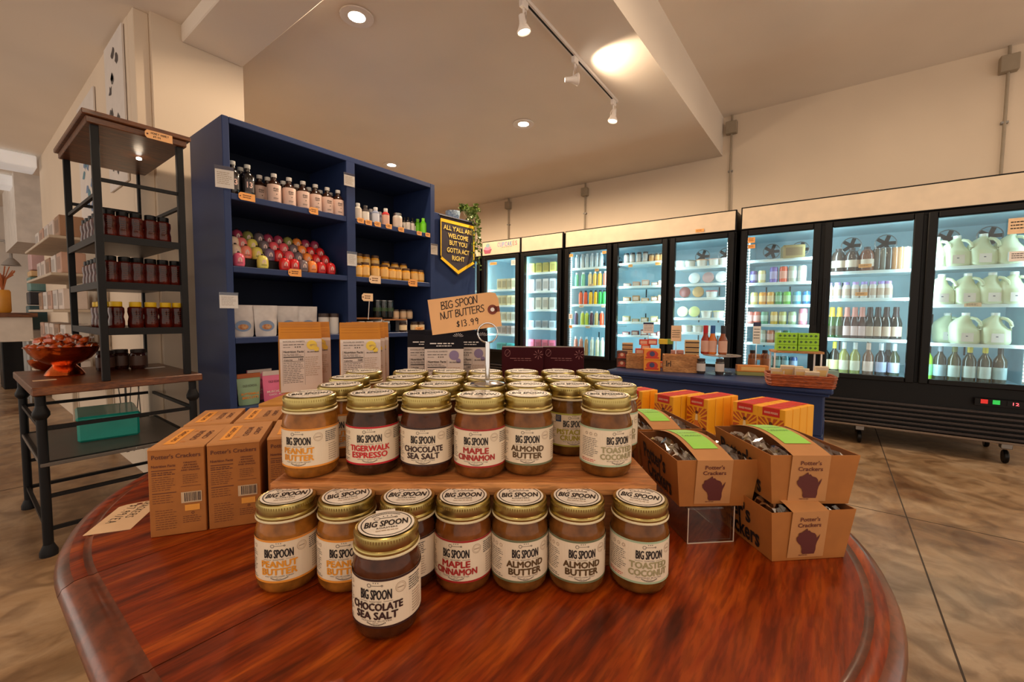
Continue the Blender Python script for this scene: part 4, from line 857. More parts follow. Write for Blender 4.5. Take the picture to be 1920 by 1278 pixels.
m = MB(); w, h = .105, .038; o2 = [(-w/2+.008, -h/2), (w/2, -h/2), (w/2, h/2), (-w/2+.008, h/2), (-w/2, h/2-.01), (-w/2, -h/2+.01)]
m.add([(x, -.0008, z) for x, z in o2]+[(x, .0008, z) for x, z in o2], [tuple(range(6)), tuple(range(11, 5, -1))]+[(i, i+6, (i+1) % 6+6, (i+1) % 6) for i in range(6)], TAGM); m.build('card', tg)
m = MB(); hand(m, 'HONEY HONEY', -.03, .003, .009, .0066, XZ(-.0012), INK, .15); hand(m, '$9.99', -.022, -.012, .009, .0066, XZ(-.0012), INK, .15); m.build('writing', tg)
m = MB(); m.disc(-w/2+.009, .0, .004, XZ(-.0012), BRINK, 12); m.build('eyelet', tg)
# copper bowls
COP = mat('hammered_copper', rgb(206, 96, 44), .18, metal=1, col2=rgb(222, 120, 60), scale=45, bump=.5)
bp0 = at(128, 706, 2, .742); bwl = thing('copper_bowl', (bp0.x, bp0.y+.09, .742), 0, 'footed copper bowl heaped with wrapped caramels on the rack table', 'bowl')
K = 1.38; m = MB(); m.lathe([(r_*K, z_*K) for r_, z_ in [(.052, 0), (.054, .004), (.045, .02), (.034, .034), (.030, .040)]], COP, 28); m.build('foot', bwl)
m = MB(); m.lathe([(r_*K, z_*K) for r_, z_ in [(.028, .038), (.045, .044), (.072, .062), (.090, .086), (.098, .106), (.101, .107), (.098, .104), (.088, .084), (.068, .062), (.04, .05), (.001, .048)]], COP, 32, caps=False); m.build('bowl', bwl)
cxy = (bp0.x, bp0.y+.09)
CAR = mat('caramel_candy', rgb(240, 120, 36), .25, coat=.3, col2=rgb(206, 66, 20), scale=30)
def candy():
    t = thing('wrapped_caramel'); m = MB(); m.lathe([(.001, -.014), (.014, -.012), (.022, 0), (.014, .012), (.001, .014)], CAR, 12, caps=False); m.build('sweet', t)
    m = MB()
    for s_ in (-1, 1):
        m.add([(s_*.016, 0, 0), (s_*.034, -.012, .008), (s_*.036, 0, -.004), (s_*.033, .012, .007)], [(0, 1, 2), (0, 2, 3)], WHITE)
    m.lathe([(.001, -.016), (.016, -.014), (.0245, 0), (.016, .014), (.001, .016)], CANW, 10, caps=False); m.build('wrapper', t); return t
R = random.Random(4); k = 0
for ring, (rr, n, zz) in enumerate([(.112, 16, .885), (.072, 11, .900), (.030, 5, .915), (.085, 8, .918), (.05, 4, .932), (.0, 1, .925)]):
    for i in range(n):
        a = 2*PI*i/max(n, 1)+ring*.3; x, y = cxy[0]+rr*math.cos(a), cxy[1]+rr*math.sin(a)
        o = place('candy', candy, (x, y, zz), R.uniform(0, 6), 'amber wrapped caramel in the footed copper bowl, ' + ['outer ring at the rim', 'inner ring', 'centre layer', 'upper ring of the heap', 'near the top of the heap', 'at the very middle'][ring], 'candy', 'caramels heaped in the copper bowl, layer %d' % (ring+1)); o.rotation_euler = (R.uniform(-.7, .7), R.uniform(-.7, .7), R.uniform(0, 6))
b2 = thing('small_copper_bowl', (cxy[0]-.02, cxy[1]+.34, .742), 0, 'smaller copper bowl behind the caramel bowl', 'bowl')
m = MB(); m.lathe([(.03, 0), (.055, .012), (.075, .035), (.082, .058), (.078, .056), (.07, .036), (.001, .02)], COP, 28, caps=False); m.build('bowl', b2)
for i in range(5): o = place('candy', None, (b2.location.x+.035*math.cos(i*1.3), b2.location.y+.035*math.sin(i*1.3), .795), i, 'amber wrapped caramel in the smaller copper bowl', 'candy', 'caramels in the small copper bowl'); 
m = MB(); p = at(88, 712, 2, .7425); m.box((p.x-.045, p.y-.02, .7422), (p.x+.03, p.y+.015, .7434), TAGL); m2 = m.build('paper_slip'); tag(m2, 'small pale paper slip on the rack table by the bowl', 'paper')
m = MB(); p = at(300, 688, 2, .7425); m.box((p.x-.07, p.y-.02, .7422), (p.x+.02, p.y+.02, .7434), WHITE); m2 = m.build('paper_slip'); tag(m2, 'white paper slip on the rack table under the honey shelf', 'paper')
# bulk jars behind bowl on rack table
for i, (dx, dy) in enumerate([(.30, .5), (.37, .55), (.44, .5)]): place('hjar', jar_item(glossy(60, 24, 14), cm(50, 34, 28), cm(90, 60, 46), .11, .04, 'preserve_jar'), (.214+dx, 2.68+dy, .742), 0, f'{["left", "middle", "right"][i]} dark preserve jar at back of the rack table', 'jar', 'preserve jars on the rack table')
# teal box under the rack table
p = at(145, 830, 2, .265); tb = thing('teal_bread_box', (.365, 2.97, .4105), -.12, 'teal metal bread box on the lower rack shelf', 'box')
TEAL = mat('teal_enamel', rgb(30, 156, 140), .35, coat=.3)
m = MB(); m.box((0, 0, 0), (.235, .34, .105), TEAL, .010); m.build('body', tb)
m = MB(); m.box((-.004, -.004, .105), (.239, .344, .128), TEAL, .009); m.build('lid', tb)

# ================================================================== left aisle background
HF = mat('poster_white', rgb(222, 214, 208), .7, var=.03)
for i, (y0, y1, z0, z1, desc) in enumerate([(3.62, 4.10, 1.9, 2.86, 'tall white poster with black brush figures on the partition wall'), (4.5, 5.15, 1.75, 2.75, 'white poster with blue green blots further along the partition wall')]):
    t = thing('wall_poster', (.742, y0, z0), -PI/2, desc, 'poster'); W_, H_ = y1-y0, z1-z0
    m = MB(); m.box((-W_, -.012, 0), (0, 0, H_), HF, .002); m.build('panel', t)
    m = MB(); R = random.Random(20+i); xf = XZ(-.0135)
    for k in range(16):
        cx, cz = -W_*R.uniform(.25, .75), H_*R.uniform(.12, .92)
        mt = [mat('brush_black', rgb(60, 56, 58)), cm(186, 110, 100), cm(90, 90, 92)][R.randrange(3)] if i == 0 else [cm(70, 130, 150), cm(100, 130, 170), cm(90, 160, 140)][R.randrange(3)]
        n = 9; m.add([xf(cx+W_*.09*R.uniform(.4, 1.3)*math.cos(2*PI*q/n), cz+H_*.035*R.uniform(.4, 1.4)*math.sin(2*PI*q/n)) for q in range(n)], [tuple(range(n))], mt)
    o = m.build('brush_marks', t); o['kind'] = 'stuff'
# small square ceiling fixtures, gooseneck, coffee bar, shelving
for i, (px, py) in enumerate([(12, 312), (8, 352)]):
    p = at(px, py, 2, 2.72); m = MB(); m.box((p.x-.22, p.y-.2, 2.72), (p.x+.22, p.y+.2, 2.86), mat('fixture_white', rgb(236, 232, 228), .6, emit=.25), .01); tag(m.build('ceiling_fixture'), ['nearer white box shaped ceiling fixture over the left aisle', 'farther white box shaped ceiling fixture over the left aisle'][i], 'light', 'box ceiling fixtures')
def aisle(px, py, v): return at(px, py, 1, v)
p = aisle(22, 490, 10.5); t = thing('gooseneck_lamp', (p.x, 10.6, p.z), 0, 'grey gooseneck lamp on the far left wall', 'lamp')
m = MB(); m.tube([(-.5, .9, .28), (-.3, .5, .36), (-.05, .1, .34), (0, 0, .2), (0, 0, .05)], .02, mat('lamp_grey', rgb(170, 164, 160), .5), 8); m.build('arm', t)
m = MB(); m.lathe([(.11, -.06), (.08, 0), (.03, .06)], MATS['lamp_grey'], 16, caps=False); m.build('shade', t)
p = aisle(62, 655, 9.2); m = MB(); m.box((p.x-.30, 9.0, 0), (p.x+.06, 9.6, .92), BLACK, .01); tag(m.build('black_cabinet'), 'low black cabinet against the far left wall', 'cabinet')
t = thing('coffee_cart', (aisle(8, 600, 7.5).x-.25, 7.4, 0), 0, 'wooden counter cart at the far left edge of the view', 'counter')
m = MB(); m.box((-.2, 0, 1.0), (.50, .5, 1.05), WALN, .004); m.build('counter_top', t); m = MB(); m.box((-.15, .05, .72), (.46, .45, 1.0), cm(216, 206, 196), .004); m.build('drawer_box', t)
for x in (-.13, .42):
    for y in (.08, .42):
        m = MB(); m.tube([(x, y, .72), (x, y, 0)], .022, STEEL, 8); m.build('leg', t)
cu = thing('pampas_vase', (aisle(6, 560, 7.6).x+.0, 7.6, 1.05), 0, 'orange vase of dried stems on the far left counter', 'vase')
m = MB(); m.lathe([(.05, 0), (.06, .02), (.06, .24), (.05, .26)], cm(206, 140, 40), 16); m.build('vase', cu)
m = MB(); R = random.Random(9)
for k in range(26): a = R.uniform(0, 6.28); m.tube([(0, 0, .24), (.03*math.cos(a), .03*math.sin(a), .38), (.10*math.cos(a), .10*math.sin(a), R.uniform(.42, .55))], .006, cm(176, 100, 56), 4)
m.build('dried_stems', cu)
sh = thing('merchandise_shelving', (.45, 4.35, 0), 0, 'cream shelving stocked with packets behind the metal rack', 'shelving')
CRM = mat('cream_shelving', rgb(196, 180, 160), .7)
for y in (0, 1.5):
    m = MB(); m.box((.25, y, 0), (.285, y+.03, 1.75), CRM, .004); m.build('upright', sh)
for z in (.55, .82, 1.08, 1.34, 1.6):
    m = MB(); m.box((0, .03, z-.02), (.285, 1.5, z), CRM, .003); m.build('shelf', sh)
for r, z in enumerate((.55, .82, 1.08, 1.34, 1.6)):
    for i in range(5):
        cc = [(206, 196, 190), (190, 150, 130), (214, 206, 200), (160, 120, 90), (216, 200, 190)][(i+r*2) % 5]
        place('mp%d' % ((i+r*2) % 5), box_item('goods_packet', .19, .13, .15, cm(*cc), cm(*[int(x*.8) for x in cc])), (.45+.12, 4.5+.28*i, z), -PI/2, f'{nth(i,5)} packet on {["lowest", "second lowest", "middle", "second highest", "highest"][r]} cream shelf behind the rack', 'packet', 'packets on the cream shelving')
ap = thing('tee_shirt_stand', (.50, 7.9, 0), 0, 'narrow stand of folded blue and white shirts in the far aisle', 'stand')
for k, (z0, z1, cc) in enumerate([(.05, .85, (226, 222, 222)), (.85, 1.15, (60, 96, 106)), (1.15, 1.32, (40, 40, 50)), (1.32, 1.5, (110, 150, 150)), (1.5, 1.58, (226, 190, 140)), (1.58, 1.8, (206, 170, 170))]):
    m = MB(); m.box((.10+.01*k, 0, z0), (.42+.005*k, .3, z1-.012), cm(*cc), .01); m.build('folded_stack', ap)

# ================================================================== NAVY ISLAND with goods
IZ = .78
isl = thing('island_table', (0, 0, 0), 0, 'navy painted island table covered with sauces, sweets and boxes', 'table')
fl_, fr_ = at(1140, 692, 2, IZ), at(1563, 733, 2, IZ); xf_ = (fl_.x+fr_.x)/2; y1_, y0_ = fl_.y, fr_.y
m = MB(); m.box((xf_, y0_, IZ-.022), (xf_+.52, y1_, IZ), NAVY, .006); m.box((xf_+.012, y0_+.012, IZ-.034), (xf_+.508, y1_-.012, IZ-.022), NAVY, .004); m.build('table_top', isl)
m = MB(); m.box((xf_+.04, y0_+.03, .58), (xf_+.48, y1_-.03, IZ-.034), NAVY, .004); m.build('apron', isl)
for y in (y0_+.04, y1_-.12):
    for x in (xf_+.04, xf_+.41):
        m = MB(); m.box((x-.002, y-.012, 0), (x+.07, y+.08, .58), NAVY, .004); m.build('leg', isl)
m = MB(); m.box((xf_+.06, y0_+.09, .2), (xf_+.46, y1_-.08, .22), NAVY_SHADE, .002); m.build('lower_shelf', isl)
def on_is(key, b_, px, py, label, cat, group=None, z=IZ, rz=None, dz=0):
    p = at(px, py, 2, z); return place(key, b_, (p.x, p.y, z+dz+.0005), -PI/2+.2 if rz is None else rz, label, cat, group)
def crate(w, d, h, txt=None):
    def f():
        t = thing('wooden_crate')
        for nm, a, b in (('side_board', (-w/2, -d/2, 0), (w/2, -d/2+.008, h)), ('side_board', (-w/2, d/2-.008, 0), (w/2, d/2, h)), ('end_board', (-w/2, -d/2+.008, 0), (-w/2+.008, d/2-.008, h)), ('end_board', (w/2-.008, -d/2+.008, 0), (w/2, d/2-.008, h)), ('base_board', (-w/2+.008, -d/2+.008, 0), (w/2-.008, d/2-.008, .006))):
            m = MB(); m.box(a, b, CRATE, .001); m.build(nm, t)
        if txt: m = MB(); m.text(txt, -w*.35, h*.5, w*.14, h*.35, XZ(-d/2-.001), INK, .02); m.build('stencil', t)
        return t
    return f
FR = -PI/2+.35
on_is('crate1', crate(.17, .10, .085, 'Irl'), 1275, 696, 'larger wooden crate with black letters on the island', 'crate', rz=FR)
on_is('crate2', crate(.10, .10, .075), 1192, 689, 'smaller wooden crate behind the orange boxes on the island', 'crate', rz=FR)
def deco(w, d, h, base, c1, c2):
    def f():
        t = thing('candy_box'); m = MB(); m.box((-w/2, -d/2, 0), (w/2, d/2, h), base, .0015); m.build('carton', t)
        m = MB(); m.disc(0, h*.5, w*.36, XZ(-d/2-.0006), c1, 18, .7); m.disc(0, h*.55, w*.16, XZ(-d/2-.001), c2, 12); m.rect(-w*.4, h*.12, w*.4, h*.28, XZ(-d/2-.0012), c1); m.build('print', t); return t
    return f
OR = cm(240, 150, 50); RE = cm(206, 60, 40); BW = cm(90, 50, 36)
on_is('ob', deco(.082, .06, .056, OR, RE, cm(70, 70, 110)), 1222, 694, 'lower orange box with red medallion on the island front', 'box', 'orange medallion boxes', rz=FR)
on_is('ob', None, 1222, 694, 'upper orange box with red medallion on the island front', 'box', 'orange medallion boxes', rz=FR, dz=.0575)
on_is('rb', deco(.055, .045, .045, BW, cm(170, 70, 50), cm(220, 180, 150)), 1166, 688, 'lower dark brown candy box at left end of the island', 'box', 'dark brown candy boxes', rz=FR)
on_is('rb', None, 1166, 688, 'upper dark brown candy box at left end of the island', 'box', 'dark brown candy boxes', rz=FR, dz=.046)
for k in range(3): on_is('sb', box_item('striped_box', .062, .05, .024, cm(206, 160, 110), None, cm(60, 44, 38)), 1176, 679, f'{["bottom", "middle", "top"][k]} striped dark box of the left stack on the island', 'box', 'striped boxes in the left stack', rz=FR, dz=.045+.025*k)
for k in range(5): on_is('sb2', box_item('striped_box', .075, .055, .027, cm(214, 176, 120), None, cm(60, 44, 38)), 1296, 684, f'{["lowest hidden", "second hidden", "third", "fourth", "topmost"][k]} black striped box of the stack in the larger crate', 'box', 'striped boxes in the larger crate', rz=FR, dz=.0065+.028*k)
for i, (px, py, dz) in enumerate([(1199, 680, .055), (1210, 683, .085), (1222, 684, .118), (1236, 688, .0), (1206, 680, .11)]): on_is('rd%d' % (i % 2), box_item('red_box', .052, .045, .032, [RE, cm(226, 90, 40)][i % 2], cm(240, 190, 160)), px, py, f'{nth(i,5)} red box piled behind the orange medallion boxes', 'box', 'red boxes piled on the island', rz=FR, dz=dz)
for i, px in enumerate((1242, 1252)): on_is('gr%d' % i, box_item('green_box', .05, .045, .03, [cm(226, 196, 50), cm(130, 160, 60)][i]), px, 680, ['yellow box at top of the pile on the island', 'green box at top of the pile on the island'][i], 'box', None, rz=FR, dz=.115)
for i, px in enumerate((1263, 1275)): on_is('pb', box_item('pink_box', .032, .04, .075, cm(196, 140, 126), cm(150, 90, 80)), px, 688, ['left upright pink box in the larger crate', 'right upright pink box in the larger crate'][i], 'box', 'pink boxes', rz=FR, dz=.02)
def sign_on_stem(w, h, zc, mt, navy=False):
    def f():
        t = thing('sign_holder'); m = MB(); m.lathe([(.022, 0), (.022, .003), (.003, .005)], CHROME, 16); m.tube([(0, 0, .004), (0, 0, zc-h/2)], .002, CHROME, 6); m.build('stand', t)
        m = MB(); m.box((-w/2, -.001, zc-h/2), (w/2, .001, zc+h/2), mt); m.build('card', t)
        m = MB()
        if navy: m.rect(-w/2, zc+h*.32, w/2, zc+h/2, XZ(-.0015), MATS['navy_header'])
        m.lines(-w*.4, zc-h*.3, w*.4, zc+h*.25, 4, XZ(-.0015), GREYINK if navy else INK, .3, random.Random(8)); m.build('print', t); return t
    return f
on_is('sg1', sign_on_stem(.058, .062, .215, WHITE, True), 1214, 683, 'white sign with navy header standing among the candy boxes', 'sign', rz=FR)
on_is('sg2', sign_on_stem(.052, .085, .19, TAGL), 1266, 690, 'tall tan price card standing above the larger crate', 'sign', rz=FR)
on_is('sg3', sign_on_stem(.035, .11, .20, WHITE, True), 1416, 697, 'narrow white card standing behind the brown bottles', 'sign', rz=FR)
# cake stand with hot sauces
pc = at(1352, 697, 2, IZ); ck = thing('cake_stand', (pc.x, pc.y, IZ), 0, 'glass cake stand carrying three hot sauce bottles', 'cake stand')
m = MB(); m.lathe([(.045, 0), (.047, .003), (.012, .012), (.010, .07), (.02, .082)], ACRYL, 24, caps=False); m.build('pedestal', ck)
m = MB(); m.lathe([(.001, .082), (.088, .084), (.09, .088), (.001, .087)], mat('milky_glass', rgb(206, 196, 188), .2, coat=.4), 32, caps=False); m.build('plate', ck)
def sauce(body, cap):
    return lathe_item('hot_sauce_bottle', [('bottle', body, [(.018, 0), (.021, .005), (.021, .075), (.012, .096), (.009, .12)]), ('cap', cap, [(.011, .108), (.0115, .11), (.0115, .148), (.001, .149)]), ('label', cm(206, 160, 140), [(.0213, .012), (.0216, .014), (.0216, .068), (.0213, .07)])], 14)
for i, (px, b_, c_, ds) in enumerate([(1334, (150, 40, 20), (190, 24, 34), 'red capped'), (1348.5, (206, 110, 30), (30, 90, 160), 'blue capped'), (1369, (140, 70, 30), (36, 40, 48), 'black capped')]):
    p = at(px, 660, 2, IZ+.088); place('hs%d' % i, sauce(glossy(*b_), cm(*c_)), (pc.x+[-.005, .0, .01][i], p.y, IZ+.0885), -PI/2+.3, f'{ds} hot sauce bottle on the glass cake stand', 'bottle', 'hot sauce bottles')
on_is('sj', jar_item(glossy(60, 50, 44), cm(44, 40, 40), cm(206, 196, 190), .075, .02, 'spice_jar'), 1314, 700, 'left small spice jar in front of the cake stand', 'jar', 'spice jars on the island')
on_is('sj', None, 1349, 701, 'right small spice jar under the cake stand plate', 'jar', 'spice jars on the island')
m = MB(); p = at(1349, 702, 2, IZ); m.lathe([(.001, 0), (.055, .001), (.06, .006), (.001, .004)], ACRYL, 28, (p.x, p.y), caps=False); m.v = [(a, b, c+IZ+.0005) for a, b, c in m.v]; tag(m.build('glass_plate'), 'clear glass plate on the island under the spice jar', 'plate')
for i, px in enumerate((1410, 1433)): on_is('brb', lathe_item('brown_syrup_bottle', [('bottle', glossy(110, 56, 26), [(.018, 0), (.021, .005), (.021, .078), (.012, .09)]), ('cap', cm(40, 30, 28), [(.0125, .088), (.013, .09), (.013, .105), (.001, .106)]), ('label', cm(150, 90, 50), [(.0213, .02), (.0216, .022), (.0216, .06), (.0213, .062)])]), px, 693, ['left brown syrup bottle with a tan tag', 'right brown syrup bottle with a tan tag'][i], 'bottle', 'brown syrup bottles')
p = at(1428, 643, 0, 2.28); place('ottan', otag(.045, .032, TAGM), (at(1422, 690, 2, IZ).x-.03, at(1424, 690, 2, IZ).y, .845), -PI/2+.2, 'tan tag hanging in front of the brown syrup bottles', 'price tag', None)
on_is('op', box_item('long_biscuit_pack', .135, .05, .03, cm(222, 140, 60), cm(240, 190, 110)), 1409, 703, 'upper long orange biscuit pack lying on the island', 'package', 'long packs', rz=FR, dz=.018)
on_is('op2', box_item('long_biscuit_pack', .135, .05, .017, cm(150, 150, 90)), 1409, 703, 'lower long olive pack under the orange biscuit pack', 'package', 'long packs', rz=FR)
# clear shelf with green boxes
pr = at(1490, 706, 2, IZ); rs = thing('acrylic_riser_shelf', (pr.x, pr.y, IZ), -PI/2+.3, 'small wooden shelf on clear legs holding green boxes', 'riser')
m = MB(); m.box((-.10, -.05, .115), (.10, .06, .125), CRATE, .001); m.build('top_board', rs)
for x in (-.095, .09):
    for y in (-.045, .05):
        m = MB(); m.box((x-.003, y-.003, 0), (x+.003, y+.003, .115), WHITE); m.build('leg', rs)
GB = mat('green_carton', rgb(150, 206, 40), .5); 
def gbox():
    t = thing('green_box'); m = MB(); m.box((-.041, -.025, 0), (.041, .025, .027), GB, .001); m.build('carton', t)
    m = MB()
    for k in range(4): m.flat([(-.030+.019*k, .008), (-.022+.019*k, .014), (-.030+.019*k, .020), (-.036+.019*k, .014)], XZ(-.0257), cm(60, 96, 30))
    m.build('leaf_print', t); return t
ca, sa = math.cos(-PI/2+.3), math.sin(-PI/2+.3)
for c_ in range(2):
    for r_ in range(3):
        lx = -.043+.086*c_; place('gbx', gbox, (pr.x+lx*ca, pr.y+lx*sa, IZ+.1255+.028*r_), -PI/2+.3, f'green leaf printed box, {["left", "right"][c_]} column, {["bottom", "middle", "top"][r_]} layer', 'box', 'green boxes on the small shelf')
# wicker tray with packets
pw = at(1498, 722, 2, IZ); wt = thing('wicker_tray', (pw.x-.01, pw.y, IZ), -PI/2+.2, 'orange brown woven tray of clear packets on the island', 'basket')
WK = mat('woven_cane', rgb(176, 84, 36), .45, col2=rgb(120, 50, 20), scale=60, bump=.6, stretch=(1, 1, 3))
m = MB()
for k in range(7):
    z = .004+k*.007; e = .0015*(k % 2)+.001*k; pts = [(-.10-e, -.055-e, z), (.10+e, -.055-e, z), (.112+e, -.04, z), (.112+e, .05, z), (.10+e, .065+e, z), (-.10-e, .065+e, z), (-.112-e, .05, z), (-.112-e, -.04, z)]
    m.tube(pts, .0042, WK, 6, True)
m.box((-.105, -.055, 0), (.105, .06, .004), WK); m.build('woven_tray', wt)
for k in range(6):
    o = place('cpk', box_item('clear_packet', .05, .012, .065, mat('packet_film', rgb(222, 206, 180), .2, coat=.5), cm(226, 190, 120)), (wt.location.x, wt.location.y+.075-.028*k, IZ+.008), -PI/2+.25*(k % 3-1)+.3, f'{nth(k,6)} clear snack packet standing in the woven tray', 'packet', 'clear packets in the woven tray')
    o.rotation_euler.x = .15+.12*((k*2) % 3); o.location.z += .006*((k*3) % 4)-.004
    o.location.x += .012*(k % 3-1)
on_is('tin', box_item('grey_tin', .05, .05, .03, cm(130, 156, 144)), 1557, 706, 'grey green tin at right end of the island', 'tin', rz=FR)

# ================================================================== yellow tea boxes on stands between the tables
YB = mat('yellow_carton', rgb(244, 170, 26), .5, var=.05); RB = mat('red_print', rgb(206, 36, 24), .5); OBR = mat('rust_print', rgb(190, 84, 24), .5)
def teabox():
    t = thing('yellow_box'); w, d, h = .078, .038, .117; m = MB(); m.box((-w/2, -d/2, 0), (w/2, d/2, h), YB, .0015); m.build('carton', t)
    m = MB(); xf = XZ(-d/2-.0006); cx, cz = 0, h*.45
    for k in range(16):
        a = 2*PI*k/16; b_ = a+PI/22; r0, r1 = .016, .05
        P = [(cx+r0*math.cos(a), cz+r0*math.sin(a)), (cx+r1*math.cos(a), cz+r1*math.sin(a)), (cx+r1*math.cos(b_+.1), cz+r1*math.sin(b_+.1)), (cx+r0*math.cos(b_), cz+r0*math.sin(b_))]
        P = [(max(-w/2+.003, min(w/2-.003, x)), max(.004, min(h-.03, z))) for x, z in P]; m.flat(P, xf, OBR)
    m.flat([(-.005, .04), (.005, .04), (.004, .062), (0, .068), (-.004, .062)], XZ(-d/2-.001), cm(240, 214, 160)); m.disc(0, .071, .0055, XZ(-d/2-.0012), BRINK, 10)
    m.flat([(-.012, .01), (.012, .01), (.006, .045), (-.006, .045)], XZ(-d/2-.0013), cm(222, 120, 40)); m.disc(-.026, .016, .010, XZ(-d/2-.0013), RB, 10); m.disc(.026, .016, .010, XZ(-d/2-.0013), BRINK, 10)
    m.rect(-.024, .093, .024, .1165, XZ(-d/2-.0014), RB); m.text('GOOD FOODS', 0, .103, .038, .006, XZ(-d/2-.0018), cm(250, 220, 190), .02)
    m.add([(-.024, -d/2, h+.0006), (.024, -d/2, h+.0006), (.024, d/2, h+.0006), (-.024, d/2, h+.0006)], [(0, 1, 2, 3)], RB); m.build('print', t); return t
TZ = .683
yrows = [('far left, half hidden', 1188, 731, 2), ('left', 1244, 741, 4), ('middle', 1307, 746, 4), ('right hand', 1397, 756, 4), ('rightmost', 1446, 765, 4)]
ya = math.radians(-112)
for nm, px, py, n in yrows:
    p = at(px, py, 2, TZ+.117)
    for k in range(n): place('teabox', teabox, (p.x-math.sin(ya)*(.02+.041*k), p.y+math.cos(ya)*(.02+.041*k), TZ+.0005), ya, f'yellow box, {["front", "second", "third", "back"][k]} of the {nm} row on the wooden bench', 'box', 'yellow boxes behind the cracker trays')
t = thing('wooden_bench', (1.50, .06, 0), 0, 'plain wooden bench under the rows of yellow boxes', 'bench')
m = MB(); m.box((0, 0, TZ-.025), (.27, .60, TZ), CRATE, .002); m.build('seat', t)
for x in (.02, .21):
    for y in (.02, .57):
        m = MB(); m.box((x, y, 0), (x+.03, y+.03, TZ-.025), CRATE, .002); m.build('leg', t)

# ================================================================== ROUND OAK TABLE
TZ0 = .75; RR = .535; CX = .597; VA, VB = .692, .463
tt = thing('round_table', (CX, .5775, 0), 0, 'glossy reddish oak round table with a centre leaf in the foreground', 'table')
prof = [(RR-.034, 0), (RR-.030, -.0012), (RR-.026, 0), (RR-.014, -.001), (RR-.004, -.006), (RR, -.014), (RR-.002, -.024), (RR-.012, -.032), (RR-.05, -.034)]
def half(sgn):
    m = MB(); n = 56; vs = []; fs = []; y0 = sgn*(VA-VB)/2
    for r, z in prof:
        for k in range(n+1): a = PI*k/n; vs.append((r*math.cos(a), y0+sgn*r*math.sin(a), TZ0+z))
    for i in range(len(prof)-1):
        for k in range(n): f = (i*(n+1)+k, i*(n+1)+k+1, (i+1)*(n+1)+k+1, (i+1)*(n+1)+k); fs.append(f[::-1] if sgn > 0 else f)
    top = tuple(range(n+1)); bot = tuple(range((len(prof)-1)*(n+1), len(prof)*(n+1)))
    m.add(vs, fs, TEDGE, True); m.add([vs[i] for i in top], [tuple(range(n+1)) if sgn > 0 else tuple(range(n, -1, -1))], TABLE); m.add([vs[i] for i in bot], [tuple(range(n, -1, -1)) if sgn > 0 else tuple(range(n+1))], TABLE)
    # top band outside the groove takes the tabletop grain
    k1 = m.mi(TABLE)
    for j in range(2*n, 3*n): m.m[j] = k1
    # closing face on the seam
    m.add([(-RR+.05, y0, TZ0-.034), (RR-.05, y0, TZ0-.034), (RR-.034, y0, TZ0), (-RR+.034, y0, TZ0)], [(0, 1, 2, 3)], TEDGE)
    return m.build('table_half', tt)
half(1); half(-1)
m = MB(); g = .0014; h2 = (VA-VB)/2-g; P = [(-r, z) for r, z in prof[::-1]]+[(r, z) for r, z in prof]
vs = []; fs = []
for y in (-h2, h2):
    for x, z in P: vs.append((x, y, TZ0+z))
n = len(P)
for i in range(n-1): fs.append((i, i+1, n+i+1, n+i))
m.add(vs, fs, TEDGE, True); m.m[len(prof)-1] = m.mi(TABLE); m.s[len(prof)-1] = False
m.add([vs[i] for i in range(n)], [tuple(range(n))], TEDGE); m.add([vs[n+i] for i in range(n)], [tuple(range(n-1, -1, -1))], TEDGE); m.build('table_leaf', tt)
m = MB(); m.lathe([(.40, TZ0-.10), (.40, TZ0-.034)], TEDGE, 48, caps=False); m.lathe([(.385, TZ0-.034), (.385, TZ0-.10)], TEDGE, 48, caps=False); m.build('apron', tt)
m = MB(); m.lathe([(.13, .16), (.14, .2), (.07, .28), (.09, .42), (.06, .5), (.10, .62), (.16, .70), (.16, .718)], TEDGE, 28); m.build('pedestal', tt)
for k in range(4):
    a = PI/4+k*PI/2; m = MB(); m.tube([(.1*math.cos(a), .1*math.sin(a), .22), (.3*math.cos(a), .3*math.sin(a), .13), (.45*math.cos(a), .45*math.sin(a), .03)], [.04, .032, .03], TEDGE, 10); m.build('foot', tt)

# ------------------------------------------------------------------ risers
DA = Vector((.624, -.782, 0)); DB = Vector((.782, .624, 0)); RZA = math.atan2(DA.y, DA.x)
RTZ = .858
f0 = at(505, 905, 2, RTZ); f1 = at(1232, 905, 2, RTZ); Lr = (f1-f0).length; rdir = math.atan2(f1.y-f0.y, f1.x-f0.x)
rs = thing('wooden_riser', (f0.x, f0.y, TZ0), rdir, 'pale pine riser carrying the upper rows of nut butter jars', 'riser')
m = MB(); m.box((0, 0, RTZ-TZ0-.016), (Lr, .275, RTZ-TZ0), PINE, .0015); m.build('top_board', rs)
m = MB(); m.box((.012, .006, 0), (Lr-.012, .022, RTZ-TZ0-.016), PINE, .001); m.build('front_board', rs)
m = MB(); m.box((.012, .255, 0), (Lr-.012, .27, RTZ-TZ0-.016), PINE, .001); m.build('back_board', rs)
for x in (.012, Lr-.028):
    m = MB(); m.box((x, .022, 0), (x+.016, .255, RTZ-TZ0-.016), PINE, .001); m.build('end_board', rs)

